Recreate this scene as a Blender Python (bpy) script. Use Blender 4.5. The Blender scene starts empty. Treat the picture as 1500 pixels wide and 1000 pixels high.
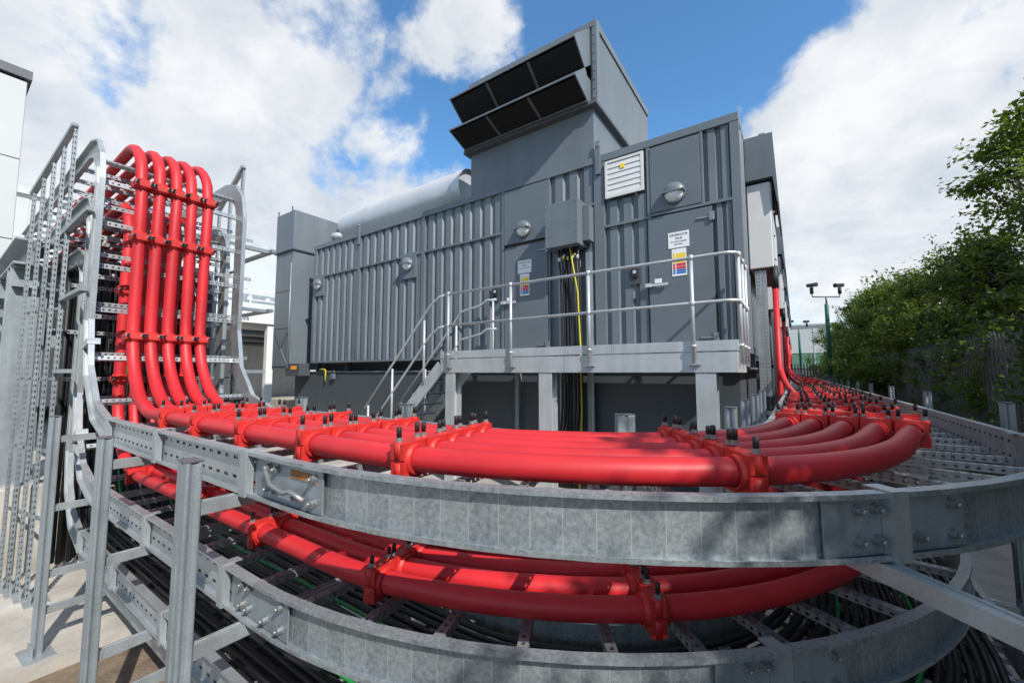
import bpy, math, random
from mathutils import Vector, Matrix
random.seed(7)
R = math.radians
sc = bpy.context.scene
col = sc.collection
# ------------------------------------------------------------------ camera, sky, sun, exposure
cam = bpy.data.cameras.new('camera'); camo = bpy.data.objects.new('camera', cam); col.objects.link(camo)
cam.sensor_width = 36; cam.lens = 14.4; cam.clip_start = .03; cam.clip_end = 2000
camo.location = (0, 0, 0); camo.rotation_euler = (R(94.4), 0, R(34.7)); sc.camera = camo
SUN = Vector((.925, -.38, .0)).normalized() * math.cos(R(40)) + Vector((0, 0, math.sin(R(40))))
sun = bpy.data.lights.new('sun', 'SUN'); sun.energy = 5.0; sun.angle = R(.53); sun.color = (1, .95, .88)
suno = bpy.data.objects.new('sun', sun); col.objects.link(suno); suno.rotation_euler = SUN.to_track_quat('Z', 'Y').to_euler()
sc.view_settings.view_transform = 'Standard'; sc.view_settings.look = 'None'; sc.view_settings.gamma = 1
sc.view_settings.exposure = .22
YAW = R(34.7); PIT = R(4.4)
cf0 = Vector((-math.sin(YAW), math.cos(YAW), 0)); cr = Vector((math.cos(YAW), math.sin(YAW), 0))
def skydir(x, y):        # direction in the sky seen at a place of the photograph
    f = cf0*math.cos(PIT)+Vector((0, 0, math.sin(PIT))); u = -cf0*math.sin(PIT)+Vector((0, 0, math.cos(PIT)))
    return (f+cr*(x-750)/600-u*(y-500)/600).normalized()
w = bpy.data.worlds.new('World'); sc.world = w; w.use_nodes = True
nt = w.node_tree; nt.nodes.clear(); N = nt.nodes.new; L = nt.links.new
def wmath(op, a, b=None, c=None, clamp=False):
    n = N('ShaderNodeMath'); n.operation = op; n.use_clamp = clamp
    for i, v in enumerate((a, b, c)):
        if v is None: continue
        if isinstance(v, (int, float)): n.inputs[i].default_value = v
        else: L(v, n.inputs[i])
    return n.outputs[0]
sky = N('ShaderNodeTexSky'); sky.sky_type = 'NISHITA'; sky.sun_disc = False
sky.sun_elevation = R(40); sky.sun_rotation = math.atan2(SUN.x, SUN.y); sky.air_density = 1.0; sky.dust_density = .1; sky.ozone_density = 1.6
tint = N('ShaderNodeMix'); tint.data_type = 'RGBA'; tint.blend_type = 'MULTIPLY'; tint.inputs[0].default_value = 1; L(sky.outputs[0], tint.inputs[6]); tint.inputs[7].default_value = (.72, 1.12, 1.32, 1)
bg1 = N('ShaderNodeBackground'); bg1.inputs[1].default_value = .15; L(tint.outputs[2], bg1.inputs[0])
tc = N('ShaderNodeTexCoord'); sep = N('ShaderNodeSeparateXYZ'); L(tc.outputs['Generated'], sep.inputs[0])
den = wmath('ADD', wmath('MAXIMUM', sep.outputs[2], 0), .22)
cmb = N('ShaderNodeCombineXYZ'); L(wmath('DIVIDE', sep.outputs[0], den), cmb.inputs[0]); L(wmath('DIVIDE', sep.outputs[1], den), cmb.inputs[1])
def noise(vec, scale, det, rough, dist=0):
    n = N('ShaderNodeTexNoise'); n.inputs['Scale'].default_value = scale; n.inputs['Detail'].default_value = det
    n.inputs['Roughness'].default_value = rough; n.inputs['Distortion'].default_value = dist; L(vec, n.inputs['Vector']); return n.outputs['Fac']
n1 = noise(tc.outputs['Generated'], 3.4, 12, .56, .25); n2 = noise(cmb.outputs[0], 4.5, 9, .6, .4); n3 = noise(tc.outputs['Generated'], 5.0, 8, .55)
n4 = noise(tc.outputs['Generated'], 11, 10, .6, .2)
m = wmath('ADD', wmath('ADD', wmath('MULTIPLY', n1, .85), wmath('MULTIPLY', n2, .22)), wmath('MULTIPLY', n4, .22)); m = wmath('SUBTRACT', m, .135)
def blob(x, y, rad, amt):
    d = skydir(x, y); vm = N('ShaderNodeVectorMath'); vm.operation = 'DOT_PRODUCT'; L(tc.outputs['Generated'], vm.inputs[0]); vm.inputs[1].default_value = d
    mr = N('ShaderNodeMapRange'); mr.interpolation_type = 'SMOOTHSTEP'; mr.inputs['From Min'].default_value = math.cos(R(rad)); mr.inputs['From Max'].default_value = 1
    mr.inputs['To Max'].default_value = amt; L(vm.outputs['Value'], mr.inputs['Value']); return mr.outputs[0]
for b in [(980, 70, 20, -.30), (870, -60, 14, -.15), (1330, 210, 21, .28), (1180, 330, 12, .12), (150, 330, 40, .14), (480, 80, 22, .03), (660, 210, 9, -.06), (1500, 40, 8, -.10), (1200, 410, 5, -.10)]:
    m = wmath('ADD', m, blob(*b))
ramp = N('ShaderNodeMapRange'); ramp.interpolation_type = 'SMOOTHSTEP'; L(m, ramp.inputs['Value'])
ramp.inputs['From Min'].default_value = .45; ramp.inputs['From Max'].default_value = .58
cr2 = N('ShaderNodeMapRange'); L(wmath('ADD', wmath('MULTIPLY', n3, .6), wmath('MULTIPLY', n2, .4)), cr2.inputs['Value']); cr2.inputs['From Min'].default_value = .38; cr2.inputs['From Max'].default_value = .62
mixc = N('ShaderNodeMix'); mixc.data_type = 'RGBA'; L(cr2.outputs[0], mixc.inputs[0])
mixc.inputs[6].default_value = (.62, .67, .74, 1); mixc.inputs[7].default_value = (.93, .94, .95, 1)
bg2 = N('ShaderNodeBackground'); L(mixc.outputs[2], bg2.inputs[0]); bg2.inputs[1].default_value = .9
mx = N('ShaderNodeMixShader'); L(wmath('MULTIPLY', ramp.outputs[0], .96), mx.inputs[0]); L(bg1.outputs[0], mx.inputs[1]); L(bg2.outputs[0], mx.inputs[2])
wo = N('ShaderNodeOutputWorld'); L(mx.outputs[0], wo.inputs[0])

# ------------------------------------------------------------------ materials
MAT = {}
def mat(name, c, rough=.5, metal=0, noise_amt=.12, nscale=6, bump=0, bscale=80, spec=.5, streak=0, kind=None, c2=None):
    mt = bpy.data.materials.new(name); mt.use_nodes = True; t = mt.node_tree; p = t.nodes['Principled BSDF']
    n = t.nodes.new; l = t.links.new
    p.inputs['Roughness'].default_value = rough; p.inputs['Metallic'].default_value = metal; p.inputs['Specular IOR Level'].default_value = spec
    co = n('ShaderNodeTexCoord'); vec = co.outputs['Object']
    nz = n('ShaderNodeTexNoise'); nz.inputs['Scale'].default_value = nscale; nz.inputs['Detail'].default_value = 7; nz.inputs['Roughness'].default_value = .62; l(vec, nz.inputs['Vector'])
    fac = nz.outputs['Fac']
    if streak:
        mp = n('ShaderNodeMapping'); mp.inputs['Scale'].default_value = (streak, streak, streak*.06); l(vec, mp.inputs[0])
        n2 = n('ShaderNodeTexNoise'); n2.inputs['Scale'].default_value = 1; n2.inputs['Detail'].default_value = 5; l(mp.outputs[0], n2.inputs['Vector'])
        a = n('ShaderNodeMath'); a.operation = 'ADD'; l(fac, a.inputs[0]); l(n2.outputs['Fac'], a.inputs[1])
        b = n('ShaderNodeMath'); b.operation = 'MULTIPLY'; l(a.outputs[0], b.inputs[0]); b.inputs[1].default_value = .5; fac = b.outputs[0]
    if kind == 'galv':
        vo = n('ShaderNodeTexVoronoi'); vo.inputs['Scale'].default_value = 260; l(vec, vo.inputs['Vector'])
        sp = n('ShaderNodeSeparateColor'); l(vo.outputs['Color'], sp.inputs[0])
        a = n('ShaderNodeMath'); a.operation = 'MULTIPLY_ADD'; l(sp.outputs[0], a.inputs[0]); a.inputs[1].default_value = .14; l(fac, a.inputs[2])
        b = n('ShaderNodeMath'); b.operation = 'SUBTRACT'; l(a.outputs[0], b.inputs[0]); b.inputs[1].default_value = .07; fac = b.outputs[0]
        rr = n('ShaderNodeMapRange'); l(fac, rr.inputs['Value']); rr.inputs['From Min'].default_value = .3; rr.inputs['From Max'].default_value = .7
        rr.inputs['To Min'].default_value = rough-.1; rr.inputs['To Max'].default_value = rough+.12; l(rr.outputs[0], p.inputs['Roughness'])
    rp = n('ShaderNodeMapRange'); l(fac, rp.inputs['Value']); rp.inputs['From Min'].default_value = .32; rp.inputs['From Max'].default_value = .68
    mi = n('ShaderNodeMix'); mi.data_type = 'RGBA'; l(rp.outputs[0], mi.inputs[0])
    d = c2 or tuple(max(0, v*(1-noise_amt)) for v in c); e = c if c2 else tuple(min(1, v*(1+noise_amt)) for v in c)
    mi.inputs[6].default_value = (*d, 1); mi.inputs[7].default_value = (*e, 1); l(mi.outputs[2], p.inputs['Base Color'])
    if bump:
        n3 = n('ShaderNodeTexNoise'); n3.inputs['Scale'].default_value = bscale; n3.inputs['Detail'].default_value = 4; l(vec, n3.inputs['Vector'])
        bp = n('ShaderNodeBump'); bp.inputs['Strength'].default_value = bump; bp.inputs['Distance'].default_value = .01; l(n3.outputs['Fac'], bp.inputs['Height']); l(bp.outputs[0], p.inputs['Normal'])
    MAT[name] = mt; return mt
def slots(name, base, pitch, slot, half, voff=(0,)):
    """punched slots: real holes in sheet steel, laid out along the strip's own length (UV in metres)"""
    mt = MAT[base].copy(); mt.name = name; t = mt.node_tree; n = t.nodes.new; l = t.links.new
    def mth(op, a, b):
        k = n('ShaderNodeMath'); k.operation = op
        for i, v in enumerate((a, b)):
            if isinstance(v, (int, float)): k.inputs[i].default_value = v
            else: l(v, k.inputs[i])
        return k.outputs[0]
    uv = n('ShaderNodeUVMap'); s = n('ShaderNodeSeparateXYZ'); l(uv.outputs[0], s.inputs[0])
    inu = mth('LESS_THAN', mth('FRACT', mth('DIVIDE', s.outputs[0], pitch), 0), slot/pitch)
    tot = None
    for v0 in voff:
        inv = mth('LESS_THAN', mth('ABSOLUTE', mth('SUBTRACT', s.outputs[1], v0), 0), half)
        h = mth('MULTIPLY', inu, inv); tot = h if tot is None else mth('MAXIMUM', tot, h)
    out = t.nodes['Material Output']; p = t.nodes['Principled BSDF']
    tr = n('ShaderNodeBsdfTransparent'); ms = n('ShaderNodeMixShader'); l(tot, ms.inputs[0]); l(p.outputs[0], ms.inputs[1]); l(tr.outputs[0], ms.inputs[2]); l(ms.outputs[0], out.inputs[0])
    MAT[name] = mt
mat('galv', (.36, .39, .405), .42, .55, .2, 5, kind='galv', streak=9)
mat('galv_dull', (.26, .295, .315), .5, .45, .25, 4, kind='galv', streak=14)
mat('galv_light', (.48, .505, .515), .45, .35, .14, 5, kind='galv', streak=8)
def scored(name, base, pitch):
    """pressed score lines at even steps along the bent rail, with its own mottled plates between"""
    mt = MAT[base].copy(); mt.name = name; t = mt.node_tree; n = t.nodes.new; l = t.links.new; p = t.nodes['Principled BSDF']
    uv = n('ShaderNodeUVMap'); sp = n('ShaderNodeSeparateXYZ'); l(uv.outputs[0], sp.inputs[0])
    d = n('ShaderNodeMath'); d.operation = 'DIVIDE'; l(sp.outputs[0], d.inputs[0]); d.inputs[1].default_value = pitch
    fr = n('ShaderNodeMath'); fr.operation = 'FRACT'; l(d.outputs[0], fr.inputs[0]); lt = n('ShaderNodeMath'); lt.operation = 'LESS_THAN'; l(fr.outputs[0], lt.inputs[0]); lt.inputs[1].default_value = .03
    v1 = n('ShaderNodeMath'); v1.operation = 'ABSOLUTE'; l(sp.outputs[1], v1.inputs[0]); v2 = n('ShaderNodeMath'); v2.operation = 'LESS_THAN'; l(v1.outputs[0], v2.inputs[0]); v2.inputs[1].default_value = .066
    on = n('ShaderNodeMath'); on.operation = 'MULTIPLY'; l(lt.outputs[0], on.inputs[0]); l(v2.outputs[0], on.inputs[1])
    fl = n('ShaderNodeMath'); fl.operation = 'FLOOR'; l(d.outputs[0], fl.inputs[0]); wn = n('ShaderNodeTexWhiteNoise'); wn.noise_dimensions = '1D'; l(fl.outputs[0], wn.inputs['W'])
    nz = n('ShaderNodeTexNoise'); nz.inputs['Scale'].default_value = 75; nz.inputs['Detail'].default_value = 8; nz.inputs['Roughness'].default_value = .7; co = n('ShaderNodeTexCoord'); l(co.outputs['Object'], nz.inputs['Vector'])
    ad = n('ShaderNodeMath'); ad.operation = 'MULTIPLY_ADD'; l(wn.outputs['Value'], ad.inputs[0]); ad.inputs[1].default_value = .12; l(nz.outputs['Fac'], ad.inputs[2])
    mr = n('ShaderNodeMapRange'); l(ad.outputs[0], mr.inputs['Value']); mr.inputs['From Min'].default_value = .38; mr.inputs['From Max'].default_value = .72
    m1 = n('ShaderNodeMix'); m1.data_type = 'RGBA'; l(mr.outputs[0], m1.inputs[0]); m1.inputs[6].default_value = (.19, .22, .235, 1); m1.inputs[7].default_value = (.40, .435, .45, 1)
    m2 = n('ShaderNodeMix'); m2.data_type = 'RGBA'; l(on.outputs[0], m2.inputs[0]); l(m1.outputs[2], m2.inputs[6]); m2.inputs[7].default_value = (.48, .50, .49, 1); l(m2.outputs[2], p.inputs['Base Color'])
    MAT[name] = mt
scored('rail_bend', 'galv', .078)
slots('galv_slot', 'galv_dull', .05, .022, .0042)
slots('galv_slot_light', 'galv', .034, .014, .006)
slots('galv_perf', 'galv', .05, .03, .004, (-.11, -.08, -.05, -.02, .02, .05, .08, .11))
slots('rail_slot', 'galv', .075, .032, .006, (-.035, .035))
mat('red', (.51, .018, .024), .5, 0, .2, 2.5, bump=.05, bscale=14, spec=.45)
mat('red_cleat', (.50, .024, .020), .5, 0, .14, 12, spec=.4)
mat('black', (.010, .010, .011), .55, 0, .2, 9)
mat('rubber', (.02, .02, .02), .6, 0, .2, 9)
mat('green_cable', (.015, .25, .05), .45); mat('yellow', (.52, .44, .025), .45)
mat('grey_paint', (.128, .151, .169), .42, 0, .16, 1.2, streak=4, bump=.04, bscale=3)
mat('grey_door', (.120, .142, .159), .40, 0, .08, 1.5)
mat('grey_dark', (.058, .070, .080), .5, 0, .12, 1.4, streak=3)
mat('hood_inside', (.006, .006, .007), .9, 0, .1)
mat('alu', (.60, .61, .62), .5, .45, .06, 2, streak=3)
mat('white_metal', (.64, .64, .625), .45, .0, .05, 4)
mat('white_clad', (.45, .47, .468), .5, 0, .04, .8)
mat('cap_dark', (.09, .10, .11), .5)
mat('white_plastic', (.8, .8, .78), .4, 0, .03)
mat('lens', (.80, .80, .78), .25, 0, .06)
mat('concrete', (.38, .355, .315), .85, 0, .3, 2.2, bump=.25, bscale=40)
mat('brown_ground', (.17, .125, .085), .95, 0, .4, 5, bump=.9, bscale=60)
mat('bolt', (.27, .28, .28), .45, .6, .2, 30)
mat('rust', (.28, .11, .03), .8, 0, .4, 30)
mat('green_paint', (.012, .13, .085), .45); mat('green_clad', (.10, .20, .13), .6)
mat('fence_steel', (.11, .12, .12), .55, .4, .2, 6)  # galvanised fence; hedge shade is put into this darker base colour
mat('bark', (.09, .07, .05), .9, 0, .3, 12)
mat('sign_yellow', (.85, .62, .03), .5, 0, .02); mat('sign_red', (.62, .03, .05), .5, 0, .02); mat('sign_blue', (.015, .13, .42), .5, 0, .02); mat('ink', (.05, .05, .055), .6)
mat('orange', (.85, .32, .02), .5); mat('brick_red', (.25, .06, .04), .7)
mat('window_dark', (.03, .035, .04), .15)
for nm, c in (('leaf', (.088, .132, .022)), ('leaf_dark', (.045, .080, .016))):
    mt = mat(nm, c, .5, 0, .4, 1.6); t = mt.node_tree; p = t.nodes['Principled BSDF']
    tl = t.nodes.new('ShaderNodeBsdfTranslucent'); tl.inputs[0].default_value = (c[0]*2.2, c[1]*2.1, c[2]*1.2, 1); ms = t.nodes.new('ShaderNodeMixShader'); ms.inputs[0].default_value = .4
    t.links.new(p.outputs[0], ms.inputs[1]); t.links.new(tl.outputs[0], ms.inputs[2]); t.links.new(ms.outputs[0], t.nodes['Material Output'].inputs[0])

# ------------------------------------------------------------------ mesh helpers
class MB:
    def __init__(s): s.v = []; s.f = []; s.uv = []; s.smooth = []
    def face(s, idx, uv=None, sm=False): s.f.append(idx); s.uv.append(uv); s.smooth.append(sm)
    def box(s, a, b, M=None):
        """box from corner a to corner b; UV u along its longest side, v centred across, in metres"""
        (x0, y0, z0), (x1, y1, z1) = [min(p, q) for p, q in zip(a, b)], [max(p, q) for p, q in zip(a, b)]
        o = len(s.v); P = [(x, y, z) for z in (z0, z1) for y in (y0, y1) for x in (x0, x1)]
        ext = (x1-x0, y1-y0, z1-z0); la = ext.index(max(ext)); lo = (x0, y0, z0); mid = ((x0+x1)/2, (y0+y1)/2, (z0+z1)/2)
        for p in P: s.v.append(tuple(M @ Vector(p)) if M else p)
        for q, ax in (((0, 2, 3, 1), 2), ((4, 5, 7, 6), 2), ((0, 1, 5, 4), 1), ((2, 6, 7, 3), 1), ((0, 4, 6, 2), 0), ((1, 3, 7, 5), 0)):
            ot = [k for k in (0, 1, 2) if k not in (la, ax)]
            va = ot[0]
            uv = [((P[i][la]-lo[la]) if la != ax else 0, P[i][va]-mid[va]) if la != ax else (.049, 9) for i in q]
            s.face([o+i for i in q], uv)
        return s
    def prism(s, poly, axis, a, b):
        """polygon (two coordinates) extruded along axis from a to b"""
        n = len(poly); o = len(s.v)
        for h in (a, b):
            for (u, v) in poly: s.v.append({'x': (h, u, v), 'y': (u, h, v), 'z': (u, v, h)}[axis])
        for i in range(n): j = (i+1) % n; s.face([o+i, o+j, o+n+j, o+n+i])
        s.face([o+i for i in range(n)][::-1]); s.face([o+n+i for i in range(n)]); return s
    def sweep(s, frames, prof, closed=True, cap=True, sm=False):
        """profile [(lateral, normal)] carried along frames [(p, l, n)]; UV u = distance, v = normal offset"""
        o = len(s.v); m = len(prof); d = 0; ds = []
        for i, (p, l, n) in enumerate(frames):
            if i: d += (p-frames[i-1][0]).length
            ds.append(d)
            for a, b in prof: s.v.append(tuple(p+l*a+n*b))
        mid = (min(b for a, b in prof)+max(b for a, b in prof))/2
        for i in range(len(frames)-1):
            for k in range(m if closed else m-1):
                j = (k+1) % m
                flat = abs(prof[k][1]-prof[j][1]) < 1e-6
                uv = None if flat else [(ds[i], prof[k][1]-mid), (ds[i+1], prof[k][1]-mid), (ds[i+1], prof[j][1]-mid), (ds[i], prof[j][1]-mid)]
                s.face([o+i*m+k, o+(i+1)*m+k, o+(i+1)*m+j, o+i*m+j], uv or [(.049, 9)]*4, sm)
        if cap and closed:
            s.face([o+k for k in range(m)]); e = o+(len(frames)-1)*m; s.face([e+k for k in range(m)][::-1])
        return s
    def tube(s, pts, r, seg=10, sm=True, cap=True):
        pts = [Vector(p) for p in pts]; n = len(pts); up = Vector((0, 0, 1)); fr = []
        t0 = (pts[1]-pts[0]).normalized(); a = t0.orthogonal().normalized()
        for i in range(n):
            t = (pts[min(i+1, n-1)]-pts[max(i-1, 0)]).normalized(); a = (a-t*a.dot(t)).normalized(); fr.append((pts[i], a, t.cross(a)))
        rr = r if isinstance(r, (list, tuple)) else [r]*n
        o = len(s.v)
        for (p, a, b), q in zip(fr, rr):
            for k in range(seg): c = 2*math.pi*k/seg; s.v.append(tuple(p+a*math.cos(c)*q+b*math.sin(c)*q))
        for i in range(n-1):
            for k in range(seg): j = (k+1) % seg; s.face([o+i*seg+k, o+i*seg+j, o+(i+1)*seg+j, o+(i+1)*seg+k], None, sm)
        if cap: s.face([o+k for k in range(seg)][::-1]); e = o+(n-1)*seg; s.face([e+k for k in range(seg)])
        return s
    def cyl(s, a, b, r, seg=12, sm=True): return s.tube([a, b], r, seg, sm)
    def mesh(s, name, m):
        me = bpy.data.meshes.new(name); me.from_pydata(s.v, [], s.f)
        if any(u for u in s.uv):
            ul = me.uv_layers.new(name='UVMap'); k = 0
            for f, u in zip(s.f, s.uv):
                for q in range(len(f)): ul.data[k].uv = u[q] if u else (.049, 9); k += 1
        me.polygons.foreach_set('use_smooth', s.smooth); me.materials.append(MAT[m]); me.update(); return me
    def build(s, name, m, parent=None): return link(name, s.mesh(name, m), parent)
def link(name, data, parent=None, M=None):
    o = bpy.data.objects.new(name, data); col.objects.link(o)
    if M is not None: o.matrix_world = M
    if parent:
        o.parent = parent; o.matrix_parent_inverse = PINV.get(parent.name) or Matrix()
    return o
PINV = {}
def thing(name, label, cat, loc, group=None):
    o = bpy.data.objects.new(name, None); col.objects.link(o); o.location = loc; o.empty_display_size = .1
    tag(o, label, cat, group); PINV[o.name] = Matrix.Translation(-Vector(loc)); return o
def tag(o, label, cat, group=None, kind=None):
    if label: o['label'] = label
    if cat: o['category'] = cat
    if group: o['group'] = group
    if kind: o['kind'] = kind
    return o
def struct(o): o['kind'] = 'structure'; return o
def BX(name, m, parent, *boxes):
    b = MB()
    for a, c in boxes: b.box(a, c)
    return b.build(name, m, parent)
def bev(o, wd=.006, seg=2):
    k = o.modifiers.new('bevel', 'BEVEL'); k.width = wd; k.segments = seg; k.limit_method = 'ANGLE'; return o
GZ = -1.83
# ------------------------------------------------------------------ ground
struct(BX('ground', 'brown_ground', None, ((-120, -120, GZ-.4), (160, 400, GZ-.08))))
struct(BX('concrete_slab', 'concrete', None, ((-60, -12, GZ-.3), (-4.0, 60, GZ)), ((-3.99, 2.3, GZ-.3), (1.0, 60, GZ-.004))))
struct(BX('path', 'concrete', None, ((1.02, 1.8, GZ-.3), (2.3, 60, GZ-.03))))
struct(BX('raised_apron', 'concrete', None, ((-40, 9.8, GZ-.2), (-15.2, 40, -1.25))))
bev(struct(BX('concrete_plinth', 'concrete', None, ((-9.2, .1, GZ-.1), (-5.95, .98, -1.05)))), .02)

# ------------------------------------------------------------------ cable ladders: path frames
def frames(P, ystart=30, fine=True, xend=-8.5):
    """(p, t, l, n) along the outer rail's top edge: Y run, quarter bend, X run, bend up, riser, bend over, run off"""
    xo, yo, zt, xr, zp, Rb, rb, rt = P; out = []
    X, Y, Z = Vector((1, 0, 0)), Vector((0, 1, 0)), Vector((0, 0, 1)); cx, cy = xo-Rb, yo+Rb
    n = 24; k = int((ystart-cy)/.5)
    for i in range(k+1): out.append((Vector((xo, ystart+(cy-ystart)*i/k, zt)), -Y, X, Z, 'A'))
    for i in range(1, n+1):
        a = math.pi/2*i/n; l = X*math.cos(a)-Y*math.sin(a); out.append((Vector((cx, cy, zt))+l*Rb, (-X*math.sin(a)-Y*math.cos(a)), l, Z, 'B' if i <= n//2 else 'C'))
    x1 = xr+rb; k = 12
    for i in range(1, k+1): out.append((Vector((cx+(x1-cx)*i/k, yo, zt)), -X, -Y, Z, 'D'))
    m = 14 if fine else 3
    for i in range(1, m+1):
        a = math.pi/2*i/m; out.append((Vector((x1-rb*math.sin(a), yo, zt+rb*(1-math.cos(a)))), -X*math.cos(a)+Z*math.sin(a), -Y, X*math.sin(a)+Z*math.cos(a), 'E'))
    z1 = zp-rt; k = 6
    for i in range(1, k+1): out.append((Vector((xr, yo, zt+rb+(z1-zt-rb)*i/k)), Z, -Y, X, 'F'))
    m = 10 if fine else 3
    for i in range(1, m+1):
        a = math.pi/2*i/m; out.append((Vector((xr-rt*(1-math.cos(a)), yo, z1+rt*math.sin(a))), Z*math.cos(a)-X*math.sin(a), -Y, X*math.cos(a)+Z*math.sin(a), 'G'))
    k = 6
    for i in range(1, k+1): out.append((Vector((xr-rt+(xend-xr+rt)*i/k, yo, zp)), -X, -Y, Z, 'H'))
    return out
def dists(fr):
    d = [0]
    for i in range(1, len(fr)): d.append(d[-1]+(fr[i][0]-fr[i-1][0]).length)
    return d
def at(fr, ds, s):
    i = 0
    lo, hi = 0, len(ds)-2
    while lo < hi:
        mid = (lo+hi+1)//2
        if ds[mid] <= s: lo = mid
        else: hi = mid-1
    i = lo; t = (s-ds[i])/max(1e-9, ds[i+1]-ds[i]); A, B = fr[i], fr[i+1]
    mixv = lambda a, b: (a*(1-t)+b*t)
    return mixv(A[0], B[0]), mixv(A[1], B[1]).normalized(), mixv(A[2], B[2]).normalized(), mixv(A[3], B[3]).normalized(), A[4]
def fmat(p, t, l, n): return Matrix(((l.x, t.x, n.x, p.x), (l.y, t.y, n.y, p.y), (l.z, t.z, n.z, p.z), (0, 0, 0, 1)))
W = .92; H = .15
#            xo   yo    zt     xr     ztop  Rb  rb   rt
LAD = [(.80, .70, -.273, -4.15, 1.86, 2.15, .66, .42),
       (.56, .74, -.73, -4.58, 1.50, 2.15, .58, .36),
       (.74, .78, -1.16, -4.98, 1.12, 2.15, .50, .32)]
def cprofile(sign):     # C section, flanges turned outwards; sign +1 outer rail, -1 inner rail
    f, th = .032, .004
    pr = [(0, 0), (f, 0), (f, -.012), (f-th, -.012), (f-th, -th), (th, -th), (th, -H+th), (f-th, -H+th), (f-th, -H+.012), (f, -H+.012), (f, -H), (0, -H)]
    return pr if sign > 0 else [(-W-a, b) for a, b in pr][::-1]
rung_me = MB().box((-W+.002, -.0175, -.118), (-.002, .0175, -.113)).box((-W+.002, -.0175, -.142), (-.002, -.0145, -.118)).box((-W+.002, .0145, -.142), (-.002, .0175, -.118)).mesh('rung', 'galv_slot_light')
plate_me = MB().box((.004, -.20, -.142), (.009, .20, -.008)).mesh('splice_plate', 'galv_dull')
band_me = MB().box((.010, -.022, -H-.004), (.038, .022, .004)).box((-.03, -.022, .0005), (.01, .022, .004)).box((-.03, -.022, -H-.004), (.01, .022, -H-.0005)).mesh('clip_band', 'galv')
b_ = MB(); b_.cyl((.008, 0, 0), (.013, 0, 0), .014, 10, False); b_.cyl((.013, 0, 0), (.024, 0, 0), .0105, 6, False); b_.cyl((.024, 0, 0), (.034, 0, 0), .006, 8)
bolt_me = b_.mesh('bolt', 'bolt')
BOLTS = ((-.16, -.04), (-.16, -.11), (-.06, -.11), (.06, -.04), (.06, -.11), (.11, -.04), (.11, -.11))
def make_ladder(P, label, ystart, rung_y, idx):
    lad = thing('cable_ladder', label, 'cable ladder', (-2.5, P[1]-W/2+.9, P[2]-H), 'stacked galvanised cable ladders')
    fr = frames(P, ystart, False); ds = dists(fr)
    for sgn in (1, -1):
        for keys in ('A', 'B', 'C', 'D', 'E', 'F', 'GH'):
            ids = [i for i, f in enumerate(fr) if f[4] in keys]; i0 = max(0, ids[0]-1); seq = fr[i0:ids[-1]+1]
            if keys == 'A' and sgn == 1 and False: pass
            mname = 'rail_slot' if keys in ('A', 'D', 'F') else ('rail_bend' if keys in ('B', 'C') else 'galv')
            MB().sweep([(p, l, n) for p, t, l, n, k in seq], cprofile(sgn)).build('side_rail', mname, lad)
    s = .12
    while s < ds[-1]-.1:
        p, t, l, n, k = at(fr, ds, s)
        if not (k == 'A' and p.y > rung_y): link('rung', rung_me, lad, fmat(p, t, l, n))
        s += .3 if k in 'ABCD' else .33
    # splices
    for key in ('B', 'C', 'D', 'E'):
        i = [i for i, f in enumerate(fr) if f[4] == key][0]-1
        p, t, l, n, k = fr[i]
        if key == 'E': continue
        M = fmat(p, t, l, n); pl_ = link('splice_plate', plate_me, lad, M); PINV[pl_.name] = M.inverted()
        for y_, z_ in BOLTS: link('bolt', bolt_me, pl_, M @ Matrix.Translation((0, y_, z_)))
        if key == 'D' and idx < 1:
            MB().tube([tuple(M @ Vector(q_)) for q_ in ((.012, .12, -.035), (.03, .10, -.05), (.036, .05, -.085), (.03, -.02, -.10), (.036, -.07, -.085), (.02, -.12, -.11))], .008, 6).build('earth_strap', 'bolt', lad)
            if idx == 0: MB().box((.0092, -.17, -.055), (.012, -.02, -.03), M).build('rusty_plate', 'rust', lad)
        link('clip_band', band_me, lad, M @ Matrix.Translation((0, .25 if key == 'D' else 0.02, 0)))
    for s in [x*.9+1.2 for x in range(0, 3)]:
        i = [i for i, f in enumerate(fr) if f[4] == 'D'][0]-1
        p, t, l, n, k = at(fr, ds, ds[i]+s); link('clip_band', band_me, lad, fmat(p, t, l, n))
    return lad, fr
l1, f1 = make_ladder(LAD[0], 'top galvanised cable ladder carrying five bright red cables round the bend', 30, 30, 0)
l2, f2 = make_ladder(LAD[1], 'second galvanised ladder down, red cables on it, under the top ladder', 12, 6, 1)
l3, f3 = make_ladder(LAD[2], 'third ladder down, full of black cables, above the perforated tray', 10, 5, 2)
# perforated tray at the bottom
P4 = (.80, .84, -1.47, -5.05, .5, 2.2, .3, .25); f4 = [f for f in frames(P4, 8, True) if f[4] in 'ABCDE']
tr = thing('perforated_tray', 'perforated steel cable tray lowest under the three ladders', 'cable tray', (-2.5, 1, -1.55))
bb = MB(); o = 0
for i in range(len(f4)-1):
    for a, b in ((0, -.3), (-.3, -.6), (-.6, -.9)):
        d0 = i*.2; A, B = f4[i], f4[i+1]; ln = (B[0]-A[0]).length; k = len(bb.v)
        for F, q in ((A, a), (B, a), (B, b), (A, b)): bb.v.append(tuple(F[0]+F[2]*q+F[3]*-.06))
        bb.face([k, k+1, k+2, k+3], [(d0, .15), (d0+ln, .15), (d0+ln, -.15), (d0, -.15)])
bb.build('tray_base', 'galv_perf', tr)
for q in (0, -.9): MB().sweep([(f[0], f[2], f[3]) for f in f4], [(q, 0), (q+.003, 0), (q+.003, -.062), (q, -.062)]).build('tray_side', 'galv', tr)

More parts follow.
